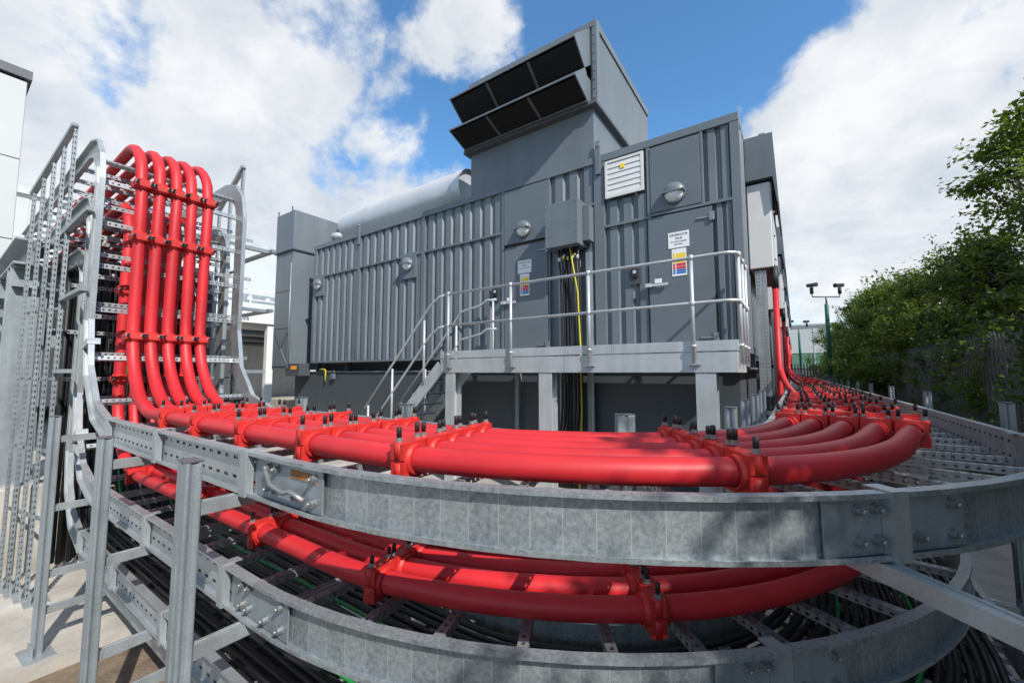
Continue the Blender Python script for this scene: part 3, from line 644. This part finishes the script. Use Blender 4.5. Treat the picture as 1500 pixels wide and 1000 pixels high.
BX('sticker', 'sign_yellow', lv, ((-2.16, YF-.064, 3.24), (-2.09, YF-.058, 3.31)))
# recess and skid, tank below
tk = thing('fuel_tank', 'dark grey base tank under the nearest generator enclosure', 'tank', (-6, 7.6, GZ))
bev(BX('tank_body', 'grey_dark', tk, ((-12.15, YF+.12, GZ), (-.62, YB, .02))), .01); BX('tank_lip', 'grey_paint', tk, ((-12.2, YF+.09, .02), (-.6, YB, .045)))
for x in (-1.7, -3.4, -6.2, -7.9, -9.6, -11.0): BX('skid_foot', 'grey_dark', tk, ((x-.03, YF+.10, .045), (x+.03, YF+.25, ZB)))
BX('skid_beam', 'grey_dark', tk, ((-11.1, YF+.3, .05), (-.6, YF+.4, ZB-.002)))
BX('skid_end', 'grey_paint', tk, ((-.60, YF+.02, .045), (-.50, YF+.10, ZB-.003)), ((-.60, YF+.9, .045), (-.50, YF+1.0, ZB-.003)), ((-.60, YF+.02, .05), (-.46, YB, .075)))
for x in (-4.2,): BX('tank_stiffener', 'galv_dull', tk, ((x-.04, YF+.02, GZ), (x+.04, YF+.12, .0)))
# radiator tower at the left end
rt = thing('radiator_tower', 'dark grey sheet metal tower at the far left end of the generator', 'air duct', (-12.4, 6.7, .1))
bev(BX('lower_casing', G, rt, ((-12.9, 6.0, .10), (-11.9, 7.5, 3.58))), .01); bev(BX('upper_casing', G, rt, ((-12.92, 5.98, 3.62), (-11.88, 7.52, 4.78))), .01)
BX('joint_flange', 'grey_dark', rt, ((-12.95, 5.95, 3.58), (-11.85, 7.55, 3.62))); MB().cyl((-11.93, 5.97, .12), (-11.93, 5.97, 3.2), .022, 8).build('conduit', 'galv_dull', rt)
for z0, z1_ in ((.12, 1.3), (1.32, 2.4)): BX('seam', 'grey_dark', rt, ((-12.88, 5.992, z1_), (-11.92, 6.0, z1_+.012)))
MB().prism([(-12.85, .2), (-12.4, .72), (-11.95, .2)], 'y', 5.975, 5.999).build('pressed_cross', G, rt); MB().prism([(-12.85, 1.25), (-12.4, .74), (-11.95, 1.25)], 'y', 5.975, 5.999).build('pressed_cross', G, rt)
for x in (-12.8, -12.0): MB().box((x-.02, 5.96, 4.78), (x+.02, 5.98, 4.9)).build('lifting_eye', 'grey_dark', rt)
jb = thing('junction_box', 'small dark box with an orange label under the radiator tower', 'junction box', (-11.8, 6.1, .0)); bev(BX('box', 'grey_dark', jb, ((-12.05, 5.98, -.08), (-11.3, 6.3, .27))), .01); BX('label_plate', 'orange', jb, ((-11.75, 5.974, .1), (-11.45, 5.98, .2)))
yv = thing('yellow_valve', 'bent yellow pipe hanging on the tank wall', 'pipe', (-10.7, 6.25, -.1)); MB().tube([(-10.75, 6.26, .1), (-10.5, 6.26, .1), (-10.47, 6.26, .06), (-10.47, 6.26, -.22)], .02, 8).build('pipe', 'yellow', yv)
pk = thing('padlock', 'grey padlock box hanging on the tank edge', 'lock', (-10.1, 6.25, -.1)); bev(BX('body', 'grey_paint', pk, ((-10.2, 6.24, -.16), (-10.05, 6.3, -.02))), .01); MB().tube([(-10.17, 6.27, -.02), (-10.17, 6.27, .06), (-10.08, 6.27, .06), (-10.08, 6.27, -.02)], .01, 6).build('shackle', 'bolt', pk)
# exhaust silencer on the roof
si = thing('exhaust_silencer', 'large shiny aluminium exhaust cylinder lying on the generator roof', 'silencer', (-8.5, 7.7, ZT))
n = 36; b = MB(); xs_ = (-11.6, -6.55); RC = .52; zc = 4.62
b.tube([(xs_[0], 7.7, zc), (xs_[1], 7.7, zc)], RC, n, cap=False); b.build('shell', 'alu', si)
MB().tube([(xs_[0]+.02, 7.7, zc), (xs_[0]+.03, 7.7, zc)], RC-.005, n).build('end_plate', 'alu', si); MB().tube([(xs_[1]-.12, 7.7, zc), (xs_[1]-.11, 7.7, zc)], RC-.005, n).build('end_plate', 'galv_light', si)
for x in (-10.4, -9.2, -8.0, -6.9): MB().tube([(x, 7.7, zc), (x+.04, 7.7, zc)], RC+.006, n, cap=False).build('seam_band', 'alu', si)
for x in (-10.8, -8.6, -7.2): BX('cradle', 'grey_paint', si, ((x-.05, 7.3, ZT-.01), (x+.05, 8.1, zc-RC+.1)))
MB().cyl((-12.0, 7.2, 4.3), (-11.5, 7.4, 4.35), .12, 12).build('inlet_pipe', 'alu', si)
# air intake hood on the roof
ih = thing('intake_hood', 'tall grey roof air intake with two black louvre mouths', 'air intake', (-4, 7.6, ZT))
bev(BX('lower_casing', G, ih, ((-5.32, YF+.0, ZT), (-2.62, 9.1, 4.46))), .008); BX('drip_flange', 'cap_dark', ih, ((-5.42, YF-.12, 4.46), (-2.52, 9.2, 4.52)))
bev(BX('upper_casing', G, ih, ((-5.36, YF-.0, 4.52), (-2.56, 9.15, 5.98))), .008)
bev(BX('corner_strip', G, ih, ((-2.62, YF-.03, 4.53), (-2.53, YF+.1, 6.0)), ((-2.57, YF+.1, 5.86), (-2.535, 9.16, 6.0)), ((-5.38, YF-.03, 5.9), (-2.62, YF-.001, 6.0))), .004)
for k in range(9): MB().cyl((-2.575, YF-.04, 4.62+.16*k), (-2.575, YF-.03, 4.62+.16*k), .014, 8).build('rivet', 'bolt', ih)
for zt_, zl, zb in ((5.92, 5.36, 4.98), (5.24, 4.72, 4.52)):
    yt = YF-.62; X0, X1 = -5.36, -2.66
    MB().prism([(YF-.001, zt_), (YF-.001, zt_-.03), (yt+.02, zl-.03), (yt, zl-.03), (yt, zl)], 'x', X0, X1).build('hood_sheet', G, ih)
    for xx in (X0, X1-.02): MB().prism([(YF-.002, zt_-.031), (yt+.02, zl-.031), (YF-.16, zb), (YF-.002, zb)], 'x', xx, xx+.02).build('cheek', G, ih)
    MB().prism([(yt+.05, zl-.04), (yt+.055, zl-.045), (YF-.14, zb+.012), (YF-.146, zb+.02)], 'x', X0+.02, X1-.02).build('dark_mouth_sheet', 'hood_inside', ih)  # solid near-black sheet paints the shade inside the hood mouth
    for k in (1, 2): xx = X0+(X1-X0)*k/3; MB().prism([(yt+.03, zl-.05), (yt+.045, zl-.035), (YF-.13, zb+.01), (YF-.16, zb+.005)], 'x', xx-.025, xx+.025).build('divider', 'cap_dark', ih)
    BX('lip', 'cap_dark', ih, ((X0, YF-.17, zb-.03), (X1, YF-.002, zb)))
# cable box with black cables and slotted trays below
cb = thing('cable_box', 'grey bolted cable box with black cables running down', 'cable box', (-3.0, 6, 2.0))
bev(BX('box', G, cb, ((-3.36, YF-.38, 2.06), (-2.76, YF-.03, 2.80))), .006); BX('side_box', G, cb, ((-2.755, YF-.2, 2.14), (-2.64, YF-.03, 2.72)))
for x in (-3.33, -2.79):
    for k in range(5): MB().cyl((x, YF-.386, 2.1+.165*k), (x, YF-.38, 2.1+.165*k), .012, 8).build('bolt', 'bolt', cb)
for k, x in enumerate((-3.22, -2.98, -2.72)):
    o = BX('vertical_tray', 'galv_slot_light', None, ((x-.055, YF-.06, GZ), (x+.055, YF-.055, 1.98)), ((x-.055, YF-.055, GZ), (x-.05, YF-.03, 1.98)), ((x+.05, YF-.055, GZ), (x+.055, YF-.03, 1.98)))
    tag(o, f'perforated vertical strip behind the black cables, {["left", "middle", "right"][k]} one', 'cable tray', 'vertical strips below the cable box')
for k in range(7):
    x = -3.19+.055*k + (.02 if k > 3 else 0)
    o = MB().tube([(x+.02*math.sin(k*2), YF-.2, 2.06), (x, YF-.2, 1.9), (x-.01, YF-.13, 1.6), (x, YF-.12, .4), (x, YF-.12, -.5), (x-.03, YF-.16, -1.1), (x-.05, YF-.2, GZ)], .02, 8).build('black_cable', 'black')
    tag(o, 'black power cable hanging from the grey cable box', 'cable', 'black cables below the cable box')
    MB().cyl((x+.02*math.sin(k*2), YF-.2, 1.86+.02*(k % 3)), (x+.01*math.sin(k*2), YF-.2, 1.92+.02*(k % 3)), .0225, 8).build('marker_sleeve', 'yellow' if k % 2 else 'white_plastic', cb)
o = MB().tube([(-2.98, YF-.22, 2.06), (-2.93, YF-.24, 1.8), (-2.86, YF-.2, 1.3), (-2.84, YF-.16, .4), (-2.83, YF-.16, -.6), (-2.87, YF-.2, GZ)], .014, 8).build('earth_cable', 'yellow'); tag(o, 'yellow earth cable hanging from the grey cable box', 'cable')

# end wall details and the other enclosures of the row
def end_wall(g, y0, y1):
    n = 10; p = (y1-y0-.3)/n; pl = []
    for i in range(n): a = y0+.15+i*p; pl += [(-.54, a), (-.54, a+p*.3), (-.505, a+p*.42), (-.505, a+p*.88)]
    pl.append((-.54, y1-.15)); b = MB()
    for x, y in pl: b.v += [(x, y, ZB+.12), (x, y, 3.46)]
    for i in range(len(pl)-1): b.face([2*i, 2*i+2, 2*i+3, 2*i+1])
    b.build('ribbed_panel', G, g)
end_wall(ge, YF, YB)
def end_gear(i):
    y = GY[i]; word = ['first', 'second', 'third', 'fourth', 'fifth'][i] + ' in the row'
    t = thing('terminal_box', f'white terminal box on the generator end, {word}', 'terminal box', (-.35, y+1.6, 1.5), 'white terminal boxes')
    bev(BX('box', 'white_metal', t, ((-.50, y+.72, 1.53), (-.20, y+2.3, 2.80))), .01); BX('lid', 'white_clad', t, ((-.20, y+.74, 1.56), (-.185, y+2.28, 2.78)))
    for z in (1.65, 2.0, 2.35, 2.7): MB().cyl((-.185, y+.8, z), (-.165, y+.8, z), .02, 8).build('latch', 'bolt', t)
    BX('gland_plate', 'brick_red', t, ((-.44, y+.8, 1.50), (-.22, y+2.2, 1.53)))
    h = thing('weather_hood', f'dark grey weather hood above the white terminal box, {word}', 'hood', (-.3, y+1.6, 2.8), 'weather hoods')
    MB().prism([(-.50, 2.84), (-.50, 3.50), (-.14, 3.50), (-.10, 2.45), (-.12, 2.45), (-.16, 2.84)], 'y', y+.65, y+2.45).build('hood', G, h)
    MB().box((-.32, y+.8, 3.50), (-.24, y+.82, 3.60)).build('lifting_eye', 'bolt', h)
    v = thing('vertical_strut', f'perforated steel strip below the white terminal box, {word}', 'cable tray', (-.4, y+.78, -.3), 'perforated strips at the generator ends')
    MB().box((-.44, y+.76, -.33), (-.30, y+.764, 1.50)).build('strip', 'galv_perf', v); MB().box((-.44, y+.764, -.33), (-.436, y+.82, 1.50)).box((-.304, y+.764, -.33), (-.30, y+.82, 1.50)).build('strip_flange', 'galv', v)
for i in range(5): end_gear(i)
for i in range(1, 5):
    y = GY[i]; word = ['', 'second', 'third', 'fourth', 'fifth'][i]
    g = thing('generator_enclosure', f'{word} grey generator enclosure in the row, only its ribbed end showing', 'generator', (-5.5, y+1.5, GZ), 'row of generator enclosures')
    BX('core_wall', G, g, ((-11.05, y, ZB), (-.545, y+2.85, ZT))); end_wall(g, y, y+2.85)
    BX('frame_post', G, g, ((-.56, y, ZB), (-.5, y+.13, ZT)), ((-.56, y+2.72, ZB), (-.5, y+2.85, ZT))); BX('rail', G, g, ((-.56, y+.13, ZB), (-.498, y+2.72, ZB+.12)), ((-.56, y+.13, 3.46), (-.498, y+2.72, ZT)))
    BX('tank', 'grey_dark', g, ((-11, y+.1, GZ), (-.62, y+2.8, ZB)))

# ------------------------------------------------------------------ access platform and stair
pf = thing('access_platform', 'galvanised access platform with handrails and stair before the grey doors', 'platform', (-3, 5.6, GZ))
GL = 'galv_light'; y0, y1 = 5.2, 6.14; ZD = .25
bev(BX('edge_channel', GL, pf, ((-5.13, y0, .005), (-2.72, y0+.05, ZD-.01)), ((-2.715, y0, .005), (-.53, y0+.05, ZD-.01))), .004)
bev(BX('end_channel', GL, pf, ((-.58, y0+.05, .005), (-.53, y1, ZD-.01)), ((-5.13, y0+.05, .005), (-5.08, y1, ZD-.01))), .004); BX('rear_channel', GL, pf, ((-5.08, y1-.05, .005), (-.58, y1, ZD-.01)))
bev(BX('toe_board', GL, pf, ((-5.12, y0-.008, ZD+.004), (-3.6, y0, ZD+.125)), ((-3.595, y0-.008, ZD+.004), (-2.0, y0, ZD+.125)), ((-1.995, y0-.008, ZD+.004), (-.53, y0, ZD+.125)), ((-.53, y0-.008, ZD+.004), (-.522, y1, ZD+.125))), .002)
for k in range(5): BX('deck_plate', 'galv', pf, ((-5.08+.9*k, y0+.05, ZD-.02), (-4.186+.9*k, y1-.05, ZD-.012)))
for x in (-4.90, -3.02, -.87):
    for y in (y0+.01,):
        bev(BX('column', GL, pf, ((x-.11, y, GZ), (x+.11, y+.012, .003)), ((x-.006, y+.012, GZ), (x+.006, y+.158, .003)), ((x-.11, y+.158, GZ), (x+.11, y+.17, .003))), .002)
yr = y0-.035
def rail(pts, r=.0215): MB().tube(pts, r, 10).build('handrail', GL, pf)
def arcpts(c, r, a0, a1, ux, uy, n=7): return [tuple(Vector(c)+Vector(ux)*r*math.cos(a0+(a1-a0)*i/n)+Vector(uy)*r*math.sin(a0+(a1-a0)*i/n)) for i in range(n+1)]
xe = -.50
for z in (1.37, .82):
    rail([(-5.0, yr, z)]+arcpts((xe-.12, yr+.12, z), .12, -math.pi/2, 0, (1, 0, 0), (0, 1, 0))+[(xe, y1-.05, z)])
rail([(xe, y1-.05, 1.37)]+arcpts((xe, y1-.05, 1.095), .275, math.pi/2, -math.pi/2, (0, .35, 0), (0, 0, 1)))
for p in [(-4.92, yr), (-3.6, yr), (-2.30, yr), (-.98, yr), (xe, y0+.12), (xe, y0+.5), (xe, y1-.08)]:
    o = MB().cyl((p[0], p[1], .10), (p[0], p[1], 1.37), .022, 10); b = o
    for z in (1.37, .82): b.tube([(p[0], p[1], z-.035), (p[0], p[1], z-.02), (p[0], p[1], z+.02), (p[0], p[1], z+.035)], [.02, .034, .034, .02], 10)
    b.cyl((p[0], p[1], .30), (p[0], p[1], .33), .03, 10)
    b.build('rail_post', GL, pf)
    sx, sy = (.07, .012) if p[1] == yr else (.012, .07)
    BX('post_foot', 'galv', pf, ((p[0]-sx, p[1]-.03 if p[1] != yr else p[1]-.03, .09), (p[0]+sx, p[1]+.03, .105)))
# stair going down to the left
ang = math.atan2(ZD-GZ, 2.05); x0s, x1s = -5.13, -5.13-(ZD-GZ)/math.tan(ang)
dx = Vector((x1s-x0s, 0, GZ-ZD)); tdir = dx.normalized(); nd = Vector((-tdir.z, 0, tdir.x)); nd = nd if nd.z > 0 else -nd
for y in (y0+.02, 6.02):
    MB().sweep([(Vector((x0s, y, ZD-.13)), Vector((0, 1, 0)), nd), (Vector((x1s, y, GZ+.0)), Vector((0, 1, 0)), nd)], [(-.012, -.11), (.012, -.11), (.012, .11), (-.012, .11)]).build('stringer', GL, pf)
ns = 9
for k in range(1, ns+1):
    z = ZD-(ZD-GZ)*k/(ns+1); x = x0s-(ZD-z)/math.tan(ang)-.02
    bev(BX('tread', 'galv', pf, ((x-.13, y0+.034, z-.03), (x+.13, 6.006, z))), .006)
# stair rails
for yy, top in ((yr+.03, True), (6.05, False)):
    for h in (1.10, .55):
        P0 = Vector((-5.0 if top else -4.55, yy, ZD+h+.02)); P1 = Vector((x0s-.15, yy, ZD+h-.02)); P2 = Vector((x1s-.05, yy, GZ+h+.03))
        pts = [P0, P0.lerp(P1, .6)] if top else [P0, P0+Vector((-.22, 0, 0)), P0+Vector((-.36, 0, -.08))]
        rail([tuple(p) for p in pts]+[tuple(P1+(P2-P1)*u) for u in (.06, .3, .6, 1)])
    for u in (.2, .62, .97):
        x = x0s+(x1s-x0s)*u; z = ZD+(GZ-ZD)*u
        MB().cyl((x, yy, z-.02), (x, yy, z+1.12), .022, 10).build('rail_post', GL, pf)
    if not top: MB().cyl((-4.62, yy, ZD), (-4.62, yy, ZD+1.12), .022, 10).build('rail_post', GL, pf)

# ------------------------------------------------------------------ fence, CCTV, far building
XF = 2.55
fe = thing('palisade_fence', 'long dark palisade fence in front of the hedge', 'fence', (XF, 15, GZ), 'palisade fences')
pale = MB(); pr = [(-.034, 0), (-.012, -.018), (.012, -.018), (.034, 0), (.031, .003), (.011, -.014), (-.011, -.014), (-.031, .003)]
pale.sweep([(Vector((0, 0, 0)), Vector((0, 1, 0)), Vector((1, 0, 0))), (Vector((0, 0, 2.3)), Vector((0, 1, 0)), Vector((1, 0, 0)))], pr); pale.sweep([(Vector((0, 0, 2.3)), Vector((0, 1, 0)), Vector((1, 0, 0))), (Vector((0, 0, 2.42)), Vector((0, .15, 0)), Vector((1, 0, 0)))], pr)
pale_me = pale.mesh('pale', 'fence_steel')
for k in range(200): link('pale', pale_me, fe, Matrix.Translation((XF, 2.0+.152*k, GZ+.05)))
for z in (-1.3, .25): BX('rail', 'fence_steel', fe, ((XF+.005, 1.9, z), (XF+.05, 32.4, z+.05)))
for k in range(12): BX('post', 'fence_steel', fe, ((XF+.05, 2.0+2.74*k, GZ), (XF+.15, 2.08+2.74*k, .62)))
f2_ = thing('palisade_fence', 'pale palisade fence across the far end of the yard', 'fence', (0, 32, GZ), 'palisade fences')
for k in range(60): link('pale', pale_me, f2_, Matrix.Translation((2.5-.16*k, 32.5, GZ+.05)) @ Matrix.Rotation(-math.pi/2, 4, 'Z'))
for z in (-1.3, .25): BX('rail', 'fence_steel', f2_, ((-7, 32.51, z), (2.6, 32.55, z+.05)))
def cctv(x, y, lab, top=3.25):
    c = thing('camera_pole', lab, 'camera pole', (x, y, GZ), 'camera poles')
    MB().tube([(x, y, GZ), (x, y, top-.25), (x, y, top-.2)], [.085, .075, .05], 14).build('pole', 'green_paint', c); bev(BX('cabinet', 'cap_dark', c, ((x-.22, y-.22, GZ), (x+.22, y+.22, -.12))), .03)
    MB().cyl((x, y, top-.2), (x, y, top+.1), .035, 10).build('mast', 'fence_steel', c)
    d = Vector((math.cos(YAW), math.sin(YAW), 0)); A = Vector((x, y, top+.1))
    MB().tube([A-d*.62+Vector((0, 0, .14)), A-d*.60, A+d*.60, A+d*.62+Vector((0, 0, .14))], .028, 8).build('cross_arm', 'fence_steel', c)
    for s in (-1, 1):
        B = A+d*.62*s+Vector((0, 0, .14)); MB().tube([B, B+Vector((0, 0, .28))], .07, 10).build('pan_head', 'black', c)
        e = Vector((-.6*s, -.75, -.1)).normalized(); C = B+Vector((0, 0, .38)); MB().tube([C-e*.22, C-e*.2, C+e*.22, C+e*.26], [.06, .085, .085, .1], 10).build('camera_head', 'black', c)
cctv(1.22, 22.6, 'green pole with two black security cameras, nearer of the two'); cctv(.28, 37, 'smaller green camera pole far behind near the warehouse', 3.2)
fw = thing('far_warehouse', 'white and green clad warehouse beyond the end of the yard', 'building', (0, 70, GZ))
BX('upper_wall', 'white_clad', fw, ((-30, 66, 2.6), (26, 90, 6.2))); BX('lower_wall', 'green_clad', fw, ((-30, 66.05, .6), (26, 90, 2.59))); BX('base_wall', 'cap_dark', fw, ((-30, 66.1, GZ), (26, 90, .59))); BX('roof_edge', 'galv_light', fw, ((-30.2, 65.8, 6.2), (26.2, 90.2, 6.4)))
for k in range(18): BX('pilaster', 'galv_light', fw, ((-28+3*k, 65.96, .6), (-27.9+3*k, 65.999, 6.2)))
for x, y, lab in ((4.1, 27, 'pale lamp head rising over the hedge, larger one'), (3.3, 34, 'pale lamp head by the far tree, smaller one')):
    s = thing('street_lamp', lab, 'street lamp', (x, y, GZ), 'street lamps'); zt_ = 3.55 if y < 30 else 2.0
    MB().tube([(x, y, GZ), (x, y, zt_)], [.06, .04], 8).build('pole', 'fence_steel', s); MB().tube([(x, y, zt_), (x-.3, y-.2, zt_+.12), (x-.75, y-.5, zt_+.1), (x-.95, y-.6, zt_+.04)], [.05, .14, .13, .03], 10).build('lamp_head', 'white_plastic', s)

# ------------------------------------------------------------------ hedge trees: trunk, limbs, leafy crown
def crown(seed, h, rx, rz, nb=46, per=150, size=.078):
    rng = random.Random(seed); lf = MB(); tw = MB()
    for k in range(nb):
        a = rng.random()*6.283; zz = rng.random()**.8; rr = rx*(.35+.65*math.sin(math.pi*min(1, .18+zz*.80)))*math.sqrt(rng.random())
        c = Vector((rr*math.cos(a), rr*math.sin(a), h*(.08+.90*zz)))
        base = Vector((c.x*.12, c.y*.12, max(.2, c.z-.7-rng.random()*.5))); tw.tube([tuple(base), tuple(base.lerp(c, .55)+Vector((0, 0, -.06))), tuple(c)], [.028, .016, .006], 5)
        cl = .30+.26*rng.random(); sprays = 7
        for q in range(sprays):
            d = Vector((rng.gauss(0, 1), rng.gauss(0, 1), rng.gauss(.25, .8))).normalized(); e = c+d*cl*(.7+.8*rng.random())
            for j in range(per//sprays):
                u = rng.random(); p = c.lerp(e, u)+Vector((rng.gauss(0, .07), rng.gauss(0, .07), rng.gauss(0, .06)))
                ax = (d+Vector((rng.gauss(0, .7), rng.gauss(0, .7), rng.gauss(-.2, .5)))).normalized(); sd = ax.cross(Vector((rng.gauss(0, .5), rng.gauss(0, .5), 1))).normalized(); s_ = size*(.6+.8*rng.random())
                nn_ = ax.cross(sd)*s_*.12; o = len(lf.v)
                lf.v += [tuple(p-ax*s_*.5), tuple(p+sd*s_*.32+nn_), tuple(p+ax*s_*.6), tuple(p-sd*s_*.32+nn_)]; lf.face([o, o+1, o+2]); lf.face([o, o+2, o+3])
    return lf, tw
def trunk_mb(h, r, seed):
    rng = random.Random(seed); b = MB(); pts = [(0, 0, 0)]
    for i in range(1, 6): pts.append((rng.gauss(0, .06), rng.gauss(0, .06), h*i/5*.8))
    b.tube(pts, [r*(1-.16*i) for i in range(6)], 8)
    for k in range(6):
        a = rng.random()*6.28; z = h*(.25+.09*k); b.tube([(0, 0, z), (.4*math.cos(a), .4*math.sin(a), z+.4), (.9*math.cos(a), .9*math.sin(a), z+.95)], [r*.5, r*.35, r*.12], 6)
    return b
protos = []
for s_, (h, rx) in enumerate(((6.0, 1.35), (5.0, 1.3), (4.4, 1.45), (3.4, 1.2))):
    lf, tw = crown(s_+3, h, rx, 1, nb=96 if h > 5.5 else 76, per=300); protos.append((h, lf.mesh('crown', 'leaf' if s_ != 1 else 'leaf_dark'), tw.mesh('twigs', 'bark'), trunk_mb(h, .10, s_).mesh('trunk', 'bark')))
spots = [(3.7, 10.4, 0, 1.06, 0), (3.5, 13.2, 1, .95, 2), (3.6, 7.6, 1, .98, 1), (3.35, 5.2, 2, .92, 4), (3.3, 2.8, 2, 1.0, 2.2), (3.4, 15.8, 2, 1.1, 3), (3.35, 18.5, 2, 1.15, .5), (3.1, 21.5, 3, 1.5, 1.3), (3.2, 24.0, 2, 1.25, 5), (3.3, 27.4, 1, 1.2, 2.9),
         (3.4, 31, 2, 1.35, 1), (2.2, 36, 2, 1.15, 4), (5.0, 12.0, 0, .95, 2.5), (4.7, 16.6, 1, .98, .2), (4.4, 34, 1, 1.1, 3.6), (3.25, .7, 1, .95, 3.3), (3.35, -1.3, 2, 1.0, .9), (4.7, 0, 0, .92, 4.4)]
where = ['tallest hedge tree at the right edge', 'tall hedge tree just left of the tallest one', 'dark evergreen rising behind the fence close to the right edge', 'low bushy tree behind the near fence posts', 'evergreen beside the ladder bend', 'rounded hedge tree about the middle of the fence', 'hedge tree left of the rounded one', 'short bushy hedge tree in the dip of the hedge', 'loose light green tree near the street lamp', 'dark evergreen beyond the camera pole',
         'far hedge tree at the end of the fence', 'round tree standing before the far warehouse', 'tree behind the tallest hedge tree', 'evergreen in the second row of the hedge', 'distant evergreen beyond the fence end', 'hedge tree beside the camera shading the bend', 'hedge tree behind the camera on the right', 'second row tree beside the camera']
for (x, y, k, s_, rz), lab in zip(spots, where):
    h, cm, tm, km = protos[k]; M = Matrix.Translation((x, y, GZ)) @ Matrix.Rotation(rz, 4, 'Z') @ Matrix.Scale(s_, 4)
    t = thing('hedge_tree', lab, 'tree', (x, y, GZ), 'trees of the hedge'); link('crown', cm, t, M); link('twigs', tm, t, M); link('trunk', km, t, M)
# low leafy growth through the fence
rng = random.Random(5); b = MB()
for k in range(26000):
    y = 2.2+28*rng.random()**1.3; z = GZ+rng.random()**1.2*(2.5+.5*math.sin(y*1.9)); x = XF+.06+abs(rng.gauss(0, .28))-(.10 if math.sin(y*2.3+z*2) > .2 else 0)
    s_ = .08+.06*rng.random(); a = Vector((rng.gauss(0, 1), rng.gauss(0, 1), rng.gauss(-.3, .7))).normalized(); sd = a.orthogonal().normalized(); o = len(b.v); p = Vector((x, y, z))
    b.v += [tuple(p-a*s_*.5), tuple(p+sd*s_*.35), tuple(p+a*s_*.6), tuple(p-sd*s_*.35)]; b.face([o, o+1, o+2, o+3])
o = b.build('hedge_undergrowth', 'leaf_dark'); tag(o, 'dark leafy undergrowth pressing through the palisade fence', 'undergrowth', None, 'stuff')
